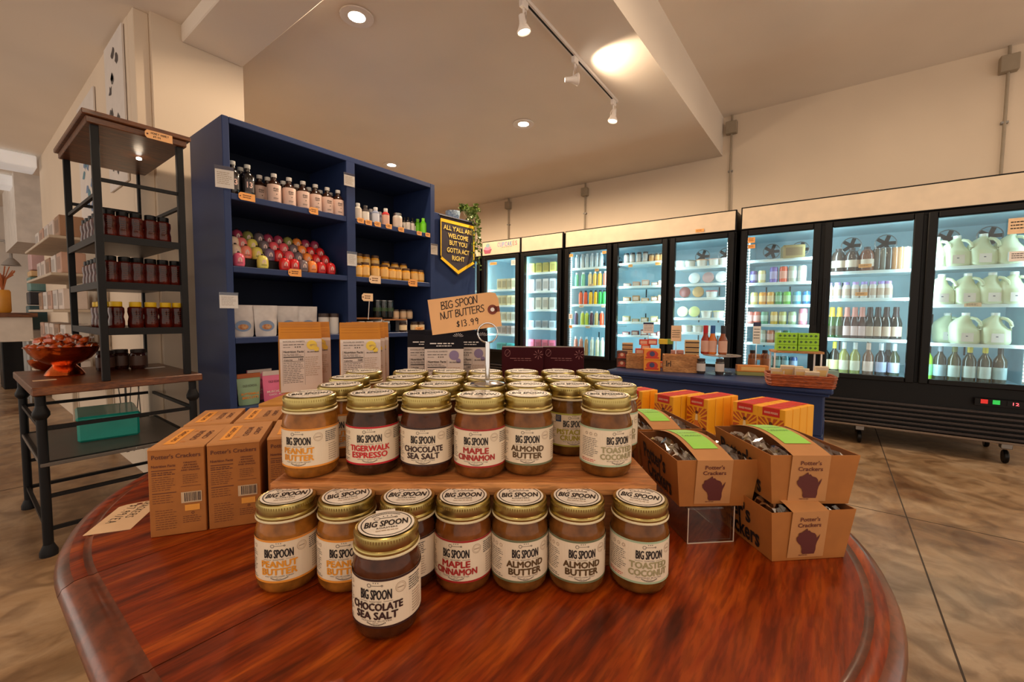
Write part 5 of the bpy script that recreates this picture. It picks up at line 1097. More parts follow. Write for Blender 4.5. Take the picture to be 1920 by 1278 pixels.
# ------------------------------------------------------------------ nut butter jars
JR = .033
FL = {'peanut': ('PEANUT', 'BUTTER', (236, 156, 40), (236, 150, 50), (196, 122, 46), (1.08, 1.05)), 'espresso': ('TIGERWALK', 'ESPRESSO', (206, 36, 40), (196, 22, 36), (84, 50, 30), (1.45, 1.28)),
      'chocolate': ('CHOCOLATE', 'SEA SALT', (60, 34, 30), (52, 24, 20), (104, 54, 26), (1.45, 1.18)), 'maple': ('MAPLE', 'CINNAMON', (176, 40, 36), (168, 34, 30), (160, 92, 40), (.92, 1.38)),
      'almond': ('ALMOND', 'BUTTER', (92, 66, 32), (110, 116, 84), (158, 98, 44), (1.22, 1.08)), 'coconut': ('TOASTED', 'COCONUT', (170, 158, 116), (170, 190, 156), (150, 92, 38), (1.25, 1.3)), 'pistachio': ('PISTACHIO', 'CRUNCH', (176, 160, 40), (180, 176, 70), (140, 92, 40), (1.4, 1.1))}
PAL = mat('lid_sticker', rgb(244, 234, 222), .5, var=.02)
def wrap(r): return lambda x, z: (r*math.sin(x/JR), -r*math.cos(x/JR), z)
def sticker_mesh():
    m = MB(); z0 = .1004
    m.disc(0, 0, .0272, XY(z0), PAL, 36); m.rect(-.010, .024, .010, .0315, XY(z0-.0002), PAL)
    x1 = XY(z0+.00025); m.ring(0, 0, .0238, .0248, x1, INK, 40)
    m.btext('BIG SPOON', 0, 0.000, .0415, .0115, x1, INK, .0003, shear=.12); m.text('ROASTERS', 0, -.0092, .020, .0028, x1, INK, .01)
    m.ring(-.009, .0115, .0026, .0032, x1, INK, 14); m.rect(-.006, .0110, .009, .0120, x1, INK); m.ring(.010, .0115, .0008, .0016, x1, INK, 8)
    for k in range(3): m.rect(-.003+.004*k, .0145, -.002+.004*k, .0165, x1, GREYINK)
    for k in range(18):
        a = PI*.28+k*PI*.44/17; c_, s_ = math.cos(a), math.sin(a); m.rect(-.0006, .0202, .0006, .0222, lambda x, y: (x*s_+y*c_, -x*c_+y*s_, z0+.00025), GREYINK)
    m.lines(-.011, -.0165, .011, -.0130, 1, x1, FAINT, .4, random.Random(1)); return m
def build_jar(fl):
    a, b, tc_, bc_, cc, (w1, w2_) = FL[fl]
    def f():
        t = thing('nut_butter_jar')
        TXm = mat('ink_'+fl, rgb(*tc_), .5); BD = mat('band_'+fl, rgb(*bc_), .5)
        NB_ = mat('butter_'+fl, tuple(x*.74 for x in rgb(*cc)), .12, coat=.12, spec=.22, col2=tuple(x*.34 for x in rgb(*cc)), scale=60, bump=.25, detail=4)
        m = MB(); m.lathe([(.0235, .0015), (.026, 0), (.030, .002), (.0325, .007), (.033, .012), (.033, .064), (.0322, .070), (.0298, .0765), (.0290, .079), (.0290, .084)], NB_, 40); m.build('glass_jar', t)
        m = MB(); m.lathe([(.0302, .0800), (.0318, .0803), (.0326, .0812), (.0326, .0826), (.0318, .0832)], RIM, 40, caps=False)
        m.lathe([(.0316, .0830), (.0322, .0850), (.0318, .0866), (.0308, .0874), (.0311, .0884), (.0312, .0970), (.0306, .0992), (.0294, .1000), (.0285, .0996), (.0005, .0996)], GOLD, 48, caps=False)
        for k in range(72):     # knurling
            q = 2*PI*k/72; c_, s_ = math.cos(q), math.sin(q); d_ = .0006
            m.add([(.0312*c_-d_*s_, .0312*s_+d_*c_, .0945), (.0316*c_, .0316*s_, .0945), (.0312*c_+d_*s_, .0312*s_-d_*c_, .0945), (.0312*c_-d_*s_, .0312*s_+d_*c_, .0972), (.0316*c_, .0316*s_, .0972), (.0312*c_+d_*s_, .0312*s_-d_*c_, .0972)], [(0, 3, 4, 1), (1, 4, 5, 2)], GOLD)
        ld = m.build('lid', t)
        if 'sticker' not in PROTO: o = sticker_mesh().build('lid_sticker', ld); PROTO['sticker'] = o
        else: o = bpy.data.objects.new('lid_sticker', PROTO['sticker'].data); COL.objects.link(o); o.parent = ld
        # label wraps 300 degrees
        m = MB(); R1 = .0334; HWD = JR*2.75
        xf = wrap(R1); m.rect(-HWD, .0150, HWD, .0628, xf, CREAM, 56); xf2 = wrap(R1+.0002)
        m.rect(-HWD, .0150, HWD, .0172, xf2, BD, 56); m.rect(-HWD, .0606, HWD, .0628, xf2, BD, 56)
        lb = m.build('label', t)
        m = MB(); xf = wrap(R1+.0004)
        m.btext('BIG SPOON', 0, .0480, .0296, .0094, xf, INK, .00028); m.text('ROASTERS', 0, .0412, .0110, .0013, xf, GREYINK)
        m.btext(a, 0, .0362, .0345*w1, .0070, xf, TXm, .00042); m.btext(b, 0, .0276, .0345*w2_, .0070, xf, TXm, .00042)
        m.text({'peanut': 'AND WILDFLOWER HONEY', 'espresso': 'ALMOND & HAZELNUT BUTTER', 'chocolate': 'ALMOND BUTTER', 'maple': 'PEANUT & PECAN BUTTER', 'almond': 'AND WILDFLOWER HONEY', 'coconut': 'ALMOND BUTTER', 'pistachio': 'ALMOND BUTTER'}[fl], 0, .0222, .030, .0013, xf, GREYINK)
        m.text('NET WT', 0, .0202, .0055, .0010, xf, GREYINK)
        for k in range(15): x = -.0085+k*.0012; zz = .0178+.0022*(x/.0085)**2; m.rect(x, zz, x+.0008, zz+.0012, xf, GREYINK)
        m.rect(-.016, .0411, -.0075, .0414, xf, GREYINK, 3); m.rect(.0075, .0411, .016, .0414, xf, GREYINK, 3)
        m.ring(-.0060, .0566, .0015, .0020, xf, GREYINK, 12); m.rect(-.0040, .0564, .0055, .0568, xf, GREYINK, 3); m.ring(.0062, .0566, .0005, .0010, xf, GREYINK, 8)
        for k in range(3): m.rect(-.0022+k*.0022, .0588, -.0014+k*.0022, .0598, xf, GREYINK)
        m.ring(.0235, .0520, .0048, .0052, xf, FAINT, 22); m.ring(.0235, .0520, .0036, .0038, xf, FAINT, 22); m.rect(.0205, .0514, .0265, .0524, xf, FAINT, 3)
        q = random.Random(len(fl)); m.lines(.0320, .044, .0500, .058, 6, xf, GREYINK, .45, q, 2); m.lines(.0360, .0200, .0500, .0420, 8, xf, FAINT, .35, q, 2)
        m.lines(-.0500, .0250, -.0255, .0500, 11, xf, GREYINK, .3, q, 2); m.lines(-.0500, .0185, -.0255, .0225, 2, xf, RB if fl in ('coconut',) else GREYINK, .35, q, 2)
        for k in range(3): m.ring(-.0420+k*.0066, .0545, .0014, .0020, xf, FAINT, 12)
        if fl == 'pistachio': m.rect(-.027, .0505, -.018, .0600, wrap(R1+.0005), mat('blue_stamp', rgb(40, 62, 96)), 3); m.lines(-.0262, .0525, -.0188, .0590, 3, wrap(R1+.0007), FAINT, .5, q, 2)
        m.build('lettering', lb)
        return t
    return f
CNT = {'peanut': 'peanut butter', 'espresso': 'espresso nut butter', 'chocolate': 'chocolate sea salt nut butter', 'maple': 'maple cinnamon nut butter', 'almond': 'almond butter', 'coconut': 'toasted coconut nut butter', 'pistachio': 'pistachio nut butter'}
RL = random.Random(33)
def jar(fl, px, py, base, alpha, label, lidrot=None):
    p = at(px, py, 2, base+.100); rz = facing(p.x, p.y)+math.radians(alpha)
    o = place('jar_'+fl, build_jar(fl), (p.x, p.y, base), rz, label, 'jar', 'nut butter jars on the table')
    want = facing(p.x, p.y)+(math.radians(lidrot) if lidrot is not None else RL.uniform(-.25, .25))
    for c_ in o.children:
        if c_.name.startswith('lid'): c_.rotation_euler = (0, 0, want-rz)
    return o
T0 = TZ0+.0003
jar('chocolate', 725, 981, T0, -19, 'chocolate sea salt nut butter jar standing alone in front of all others', 2)
for fl, px, py, al, wh, lr in [('peanut', 538, 927, -17, 'leftmost jar of the lower row on the table', -10), ('peanut', 651, 927, -8, 'second jar of the lower row on the table, half hidden', 4), ('chocolate', 765, 927, -52, 'third of the lower row, behind the lone front jar', -8), ('maple', 869, 928, -15, 'fourth jar of the lower row on the table', -2), ('almond', 975, 928, 12, 'fifth jar of the lower row', 5), ('almond', 1082, 929, 12.5, 'sixth jar of the lower row on the table', -1), ('coconut', 1200, 930, 21, 'rightmost jar of the lower row on the table', -2)]:
    jar(fl, px, py, T0, al, f'{CNT[fl]} jar, {wh}', lr)
for fl, px, py, al, wh in [('peanut', 581.5, 738, -27, 'leftmost jar in front row on the riser'), ('espresso', 698.5, 735.5, -8, 'second jar in front row on the riser, red bands'), ('chocolate', 800, 737, -9, 'third jar in front row on the riser'), ('maple', 900, 739, -9, 'fourth jar in front row on the riser'), ('almond', 990, 737, 0, 'fifth jar in front row on the riser'), ('coconut', 1137, 739, 29, 'rightmost jar in front row on the riser')]:
    jar(fl, px, py, RTZ+.0003, al, f'{CNT[fl]} jar, {wh}')
FLV = ['peanut', 'espresso', 'chocolate', 'maple', 'almond', 'pistachio', 'coconut']
for r, (pxs, py) in enumerate([((639, 741.5, 823.5, 908, 989, 1069.5, 1154), 720), ((656, 761, 835, 910, 983, 1056, 1131), 706), ((683, 770.5, 843, 910.5, 978, 1046, 1111.5), 695)]):
    for i, px in enumerate(pxs): jar(FLV[i], px, py, RTZ+.0003, [-20, -5, -5, 0, 5, 10, 22][i], f'{CNT[FLV[i]]} jar, {["second", "third", "back"][r]} row on the riser')

# ------------------------------------------------------------------ price tag on its chrome stand
b0 = at(914, 720, 2, RTZ+.1006); az = facing(b0.x, b0.y)
ts = thing('tag_holder', (b0.x, b0.y, b0.z+.0006), az, 'chrome ring topped card holder standing on the jar lids', 'card holder')
m = MB(); m.lathe([(.001, 0), (.0245, 0), (.0250, .0015), (.018, .0035), (.005, .005)], CHROME, 32); m.build('base', ts)
m = MB(); m.tube([(0, 0, .004), (0, 0, .062)], .0035, CHROME, 12); m.build('pole', ts)
m = MB()
for dy in (-.0018, .0018): m.tube([(.0145*math.cos(2*PI*k/28), dy, .0755+.0145*math.sin(2*PI*k/28)) for k in range(28)], .0011, CHROME, 7, True)
m.build('ring', ts)
dd = (Vector((b0.x, b0.y, 0))).length; nrm = Vector((b0.x, b0.y, 0)).normalized()
def onplane(px, py):          # point on the vertical card plane through the holder
    d = (px-960)/F_PX*RT-(py-639)/F_PX*UP+FW; t_ = dd/(d.x*nrm.x+d.y*nrm.y); return Vector((0, 0, H))+d*t_
TL, TR, BR, BL = [onplane(*q) for q in ((803, 562), (935, 549), (941, 611), (811, 628))]
wid = (TR-TL).length; hei = (TL-BL).length
tg = thing('hanging_price_tag', BL, 0, 'large manila tag handwritten with nut butters and price, held above jars', 'price tag')
ex = (BR-BL).normalized(); ez = (TL-BL); ez = (ez-ex*ez.dot(ex)).normalized(); ey = ez.cross(ex)
tg.rotation_euler = Matrix((ex, ey, ez)).transposed().to_euler()
w, h, c1 = (BR-BL).length, hei, .008
m = MB(); o2 = [(0, 0), (w, 0), (w, h-c1*1.4), (w-c1*.4, h-c1*.3), (w-c1*1.4, h), (0, h)]; n = 6
m.add([(x, -.0005, z) for x, z in o2]+[(x, .0005, z) for x, z in o2], [tuple(range(n)), tuple(range(2*n-1, n-1, -1))]+[(i, i+n, (i+1) % n+n, (i+1) % n) for i in range(n)], TAGM); m.build('card', tg)
m = MB(); xf = XZ(-.0009)
hand(m, 'BIG SPOON', w*.18, h*.68, .0105, .0066, lambda x, z: xf(x, z+.06*(x-w*.17)), INK, .11); hand(m, 'NUT BUTTERS', w*.15, h*.40, .0100, .0062, lambda x, z: xf(x, z+.06*(x-w*.13)), INK, .11); hand(m, '$13.99', w*.36, h*.13, .0090, .0068, lambda x, z: xf(x, z+.03*(x-w*.3)), INK, .12); m.build('handwriting', tg)
m = MB(); m.disc(w-.0105, h*.50, .0072, XZ(-.0010), mat('maroon_reinforcement', rgb(122, 52, 34), .6), 20); m.rect(w-.008, h*.50-.004, w-.0002, h*.50+.004, XZ(-.0010), MATS['maroon_reinforcement']); m.disc(w-.0105, h*.50, .0030, XZ(-.0014), WHITE, 16); m.build('eyelet', tg)

# ------------------------------------------------------------------ back board with bags
BZ = .872
pb = at(484, 757, 2, BZ); bb = thing('bag_riser', (pb.x, pb.y, TZ0), rdir+.04, 'ochre wooden riser with white legs behind the jars under the bags', 'riser')
# local x along the row, y back
m = MB(); m.box((0, 0, BZ-TZ0-.014), (.64, .17, BZ-TZ0), mat('ochre_board', rgb(206, 140, 60), .5, col2=rgb(222, 160, 80), scale=6, stretch=(1, 8, 8)), .0015); m.build('top_board', bb)
for x in (.008, .30, .615):
    m = MB(); m.box((x, .01, 0), (x+.014, .16, BZ-TZ0-.014), WHITE, .001); m.build('leg_panel', bb)
OC = mat('ochre_foil', rgb(176, 106, 0), .45, coat=0, col2=rgb(196, 124, 2), scale=14, bump=.2); OCW = mat('pale_bag_label', rgb(214, 200, 192), .5, var=.03)
BKF = mat('black_foil', rgb(20, 18, 27), .6, coat=0, spec=.12, bump=.2, scale=14); MRF = mat('maroon_card', rgb(58, 14, 22), .6, coat=0, spec=.12)
def coffee_bag(base, h, hd, spot, txt_on_top):
    w, d = .092, .048
    def f():
        t = thing('stand_up_bag'); m = MB()
        lv = [(0, d, 1), (.04, d, 1), (.72, d*.85, 1), (.84, d*.45, 1), (.93, .006, 1), (1, .004, .99)]; vs = []
        for k, dd_, ws in lv:
            ww = w/2*ws; vs += [(-ww, -dd_/2, h*k), (ww, -dd_/2, h*k), (ww*.93, 0, h*k), (ww, dd_/2, h*k), (-ww, dd_/2, h*k), (-ww*.93, 0, h*k)]
        fs = [tuple(range(5, -1, -1)), tuple(range(30, 36))]
        for r in range(5):
            for i in range(6): fs.append((r*6+i, r*6+(i+1) % 6, (r+1)*6+(i+1) % 6, (r+1)*6+i))
        m.add(vs, fs, base); m.build('bag', t)
        def yy(z):
            k = z/h
            for i in range(5):
                if lv[i][0] <= k <= lv[i+1][0]: u_ = (k-lv[i][0])/(lv[i+1][0]-lv[i][0]); return -(lv[i][1]*(1-u_)+lv[i+1][1]*u_)/2
            return -.003
        zt = h-hd; xf = lambda x, z: (x, yy(z)-.0007, z); x2 = lambda x, z: (x, yy(z)-.0014, z)
        m = MB(); zs = [.002, h*.72] if zt > h*.72 else [.002, zt]
        if zt > h*.72: zs = [.002, h*.72, zt]
        for a_, b_ in zip(zs[:-1], zs[1:]): m.rect(-w/2+.0005, a_, w/2-.0005, b_, xf, OCW)
        lb = m.build('front_label', t); m = MB()
        m.text('DOUGLAS SWEETS', -w*.17, zt-.006, w*.5, .0032, x2, GREYINK, .01); m.lines(-w*.42, zt-.0155, w*.08, zt-.011, 1, x2, GREYINK, .35, random.Random(1)); m.lines(-w*.42, zt-.021, -w*.2, zt-.0175, 1, x2, GREYINK, .3, random.Random(2))
        for k in range(3): m.disc(-w*.14+k*.005, zt-.019, .0016, x2, GREYINK, 8)
        m.disc(w*.25, zt-.0150, .0115, x2, spot, 20); m.text('BUSINESS', w*.28, zt-.0315, w*.28, .0028, lambda x, z: (x, yy(z)-.0018, z), INK, .02)
        if base is OC:
            m.disc(w*.36, zt-.025, .006, x2, spot, 14)
            for k in range(5): m.ring(w*.22+.002*k, zt-.016-.001*k, .002+.0012*k, .0024+.0012*k, lambda x, z: (x, yy(z)-.0018, z), FAINT, 12, 0, 3)
        else: m.disc(w*.36, zt-.028, .0055, x2, spot, 14)
        m.text('Nutrition Facts', -w*.18, zt-.030, w*.46, .0052, x2, INK, .02)
        m.lines(-w*.42, zt-.0405, w*.04, zt-.0345, 2, x2, GREYINK, .35, random.Random(3)); m.rect(-w*.42, zt-.044, w*.05, zt-.042, x2, INK)
        m.text('Calories', -w*.31, zt-.0495, w*.20, .0035, x2, INK, .02); m.text('160', -w*.02, zt-.0485, w*.11, .0050, x2, INK, .02); m.rect(-w*.42, zt-.0535, w*.05, zt-.0525, x2, GREYINK)
        m.lines(-w*.42, max(.006, zt-.105), w*.05, zt-.055, 12 if zt > .1 else 4, x2, GREYINK, .28, random.Random(4)); m.lines(w*.09, max(.006, zt-.09), w*.44, zt-.042, 10 if zt > .1 else 4, x2, FAINT, .3, random.Random(5))
        for x_ in (-w*.44, w*.07): m.rect(x_, max(.004, zt-.11), x_+.0004, zt-.026, x2, GREYINK)
        if txt_on_top:
            wt_ = mat('pale_bag_print', rgb(214, 206, 206), .5); m.lines(-w*.36, zt+.010, w*.40, zt+.015, 1, lambda x, z: (x, yy(z)-.0022, z), wt_, .5, random.Random(6)); m.lines(-w*.2, zt+.005, w*.22, zt+.009, 1, lambda x, z: (x, yy(z)-.0022, z), wt_, .5, random.Random(7))
            for k in range(7): a_ = .3+k*.4; m.add([(w*.36+.002*math.cos(a_), yy(h*.9)-.004, h*.9+.002*math.sin(a_)), (w*.36+.013*math.cos(a_), yy(h*.9)-.004, h*.9+.010*math.sin(a_)), (w*.36+.013*math.cos(a_+.12), yy(h*.9)-.004, h*.9+.010*math.sin(a_+.12))], [(0, 1, 2)], wt_)
        else:
            for k in range(4): m.rect(-w*.46, h-.006-k*.006, w*.46, h-.0056-k*.006, lambda x, z: (x, yy(z)-.0006, z), mat('ochre_crease', rgb(160, 98, 12), .4))
        m.build('bag_print', lb)
        return t
    return f
yellow = mat('yellow_blot', rgb(236, 206, 80), .6); lil = mat('lilac_blot', rgb(140, 124, 162), .6)
cb = coffee_bag(OC, .168, .040, yellow, False); kb = coffee_bag(BKF, .150, .042, lil, True)
def bag(key, b_, px, py, u_off, label, rz_=0, grp='ochre topped bags'):
    p = at(px, py, 2, BZ); a = facing(p.x, p.y)+rz_; q = Vector((-math.sin(a), math.cos(a), 0))*u_off; return place(key, b_, (p.x+q.x, p.y+q.y, BZ+.0004), a, label, 'bag', grp)
bag('ob_', cb, 567, 735, .024, 'ochre topped bag at the left front, nutrition label fully visible', .10)
bag('ob_', cb, 590, 735, .082, 'ochre topped bag behind the leftmost one', .10)
bag('ob_', cb, 678, 737, .024, 'ochre topped bag in front at the right of the pair', .08)
bag('ob_', cb, 690, 737, .076, 'ochre topped bag second in the right stack', .06)
bag('ob_', cb, 699, 737, .127, 'ochre topped bag at the back of the right stack', .04)
bag('kb_', kb, 800, 735, .045, 'black topped bag at left, partly covered by the middle one', 0, 'black topped bags')
bag('kb_', kb, 833, 735, -.010, 'black topped bag in the middle with lilac blots', 0, 'black topped bags')
bag('kb_', kb, 880, 733, .030, 'black topped bag at right behind the chrome pole', 0, 'black topped bags')
def mbox():
    t = thing('maroon_box'); m = MB(); w, d, h = .100, .04, .112; m.box((-w/2, -d/2, 0), (w/2, d/2, h), MRF, .0015); m.build('carton', t)
    pk = mat('rose_print', rgb(150, 96, 96), .5); m = MB(); xf = XZ(-d/2-.0006)
    m.ring(-w*.36, h-.014, .006, .0067, xf, pk, 18, sy=1.3); m.add([xf(-w*.36-.005, h-.020), xf(-w*.36+.006, h-.008), xf(-w*.36+.0065, h-.0086), xf(-w*.36-.0045, h-.0206)], [(0, 1, 2, 3)], pk)
    for k in range(8): a_ = k*PI/4; c_, s_ = math.cos(a_), math.sin(a_); m.add([xf(w*.38+.002*c_, h-.017+.002*s_), xf(w*.38+.010*c_-.001*s_, h-.017+.010*s_+.001*c_), xf(w*.38+.012*c_, h-.017+.012*s_), xf(w*.38+.010*c_+.001*s_, h-.017+.010*s_-.001*c_)], [(0, 3, 2, 1)], pk)
    m.lines(-w*.3, h-.0285, w*.38, h-.025, 1, xf, pk, .4, random.Random(2)); m.lines(-w*.2, h-.0330, w*.25, h-.030, 1, xf, pk, .4, random.Random(3)); m.build('print', t); return t
bag('mb_', mbox, 979, 735, .0, 'left maroon box with pink line drawing behind the jars', 0, 'maroon boxes'); bag('mb_', mbox, 1055, 733, -.010, 'right maroon box with pink line drawing behind the jars', 0, 'maroon boxes')

# ------------------------------------------------------------------ cracker boxes at the left
def cbox():
    w, d, h = .0655, .125, .123; t = thing('cracker_box'); m = MB(); m.box((0, 0, 0), (w, d, h), KRAFT, .0008); m.build('carton', t)
    m = MB(); m.add([(-.0004, 0.002, h+.0004), (w+.0004, 0.002, h+.0004), (w+.0004, d, h+.0004), (-.0004, d, h+.0004)], [(0, 1, 2, 3)], KRAFTL)
    m.add([(.0, -.0008, h-.001), (w, -.0008, h-.001), (w, .004, h+.0016), (0, .004, h+.0016)], [(0, 1, 2, 3)], KRAFTL); m.build('top_flap', t)
    m = MB(); xf = XZ(-.0007); m.text("Potter's Crackers", w*.5, h-.011, w*.86, .0062, xf, BRINK, .012)
    m.text('Nutrition Facts', w*.27, h-.0240, w*.42, .0036, xf, BRINK, .02); m.rect(w*.06, h-.0305, w*.48, h-.0295, xf, BRINK); m.lines(w*.06, h-.0375, w*.48, h-.032, 2, xf, BRINK, .4, random.Random(1)); m.lines(w*.06, h-.059, w*.48, h-.0385, 7, xf, BRINK, .22, random.Random(2)); m.rect(w*.06, h-.0625, w*.48, h-.0615, xf, BRINK); m.lines(w*.06, h-.077, w*.46, h-.064, 4, xf, BRINK, .2, random.Random(3))
    for k, (s_, ww) in enumerate([('ORGANIC', .24), ('ARTISAN', .24), ('CRACKERS', .30), ('AND SNACKS', .34)]): m.text(s_, w*.74, h-.0215-.0036*k, w*ww, .0022, xf, BRINK, .02)
    m.lines(w*.60, h-.052, w*.88, h-.038, 5, xf, BRINK, .2, random.Random(4)); m.rect(w*.56, h-.0555, w*.92, h-.0550, xf, BRINK)
    m.rect(w*.56, h-.079, w*.93, h-.0635, xf, mat('barcode_ground', rgb(206, 176, 140), .6)); R = random.Random(6); x = w*.62
    while x < w*.90: q = R.uniform(.0004, .0014); m.rect(x, h-.077, min(x+q, w*.91), h-.0645, XZ(-.0011), mat('barcode_ink', rgb(56, 40, 40))); x += q+R.uniform(.0005, .0012)
    m.rect(w*.62, h-.0905, w*.89, h-.0820, xf, mat('orange_sticker', rgb(236, 160, 60), .6)); m.ring(w*.76, h-.094, .0012, .0018, xf, BRINK, 10); m.lines(w*.58, h-.108, w*.92, h-.097, 4, xf, BRINK, .25, random.Random(7)); m.lines(w*.10, h-.114, w*.48, h-.085, 9, xf, BRINK, .18, random.Random(8))
    m.build('front_print', t)
    m = MB(); xf = XY(h+.0008); m.add([xf(w*.16, .02), xf(w*.38, .02), xf(w*.38, d-.02), xf(w*.16, d-.02)], [(0, 1, 2, 3)], mat('orange_print', rgb(240, 160, 60), .6))
    m.text('OAT CRISPS', w*.27, d*.5, .060, .006, XY(h+.0012), BRINK, .01, rot=PI/2); m.text('CHEDDAR', w*.62, d*.5, .055, .008, xf, BRINK, .01, rot=PI/2); m.text('CRISPS', w*.82, d*.5, .045, .007, xf, BRINK, .01, rot=PI/2)
    for yy_ in (.03, .09): m.ring(w*.48, yy_, .002, .003, xf, cm(226, 140, 50), 10)
    m.build('top_print', t); return t
def cbox_green():
    t = cbox()
    return t
def corner(px, py): p = at(px, py, 2, TZ0); return p
pL, pR = corner(282.5, 1009), corner(389, 994); a0 = math.atan2(pR.y-pL.y, pR.x-pL.x); ax = Vector((math.cos(a0), math.sin(a0), 0)); ay = Vector((-ax.y, ax.x, 0))
for i, (dx, dy, da, lab) in enumerate([(0, 0, 0, 'front left cracker box in the group at left of table'), (.0685, 0, .02, 'front middle cracker box in the group at left of table'), (.143, .006, .03, 'front right cracker box, half hidden by the riser'), (.0, .132, .02, 'back left cracker box with only its top showing'), (.072, .130, .0, 'back right cracker box with only its top showing')]):
    q = pL+ax*dx+ay*dy; place('cbox', cbox, (q.x, q.y, TZ0+.0004), a0+da, lab, 'box', 'kraft cracker boxes')
# lying tag
cs = [at(*q, 2, TZ0+.001) for q in ((155, 1003.5), (245, 991), (283, 956), (283, 937), (237.5, 945.5), (223, 950))]
lt = thing('lying_price_tag', (0, 0, TZ0+.0003), 0, 'pale handwritten tag lying flat beside the cracker boxes', 'price tag')
m = MB(); m.prism([(c_.x, c_.y) for c_ in cs], 0, .0006, TAGL); m.build('card', lt)
o_ = cs[0]; e1 = (cs[4]-cs[0]).normalized(); e2 = Vector((e1.y, -e1.x, 0))
if (cs[1]-cs[0]).dot(e2) < 0: e2 = -e2
# writing reads from the far side of the table
org = cs[0]+(cs[5]-cs[0])*1.0+e2*.008
LT = (cs[4]-cs[0]).length
def xl(x, y): q = cs[0]+e1*(LT*.98-x)+e2*(.006+y); return (q.x, q.y, .0009)
def xl2(x, y): q = cs[0]+e1*(LT*.25+x)+e2*(.036-y); return (q.x, q.y, .0009)
m = MB(); hand(m, '$7.99/EA', .0, .002, .011, .0085, lambda x, y: (lambda q: (q.x, q.y, .0009))(cs[0]+e1*(LT*.95-x)+e2*(.006+y)), INK, .1); hand(m, 'CRACKERS', -.012, .018, .010, .0078, lambda x, y: (lambda q: (q.x, q.y, .0009))(cs[0]+e1*(LT*.95-x)+e2*(.006+y)), INK, .1); m.build('handwriting', lt)
m = MB(); c_ = at(262, 944, 2, TZ0+.001); m.disc(c_.x, c_.y, .004, XY(.0009), MATS['maroon_reinforcement'], 14); m.build('eyelet', lt)

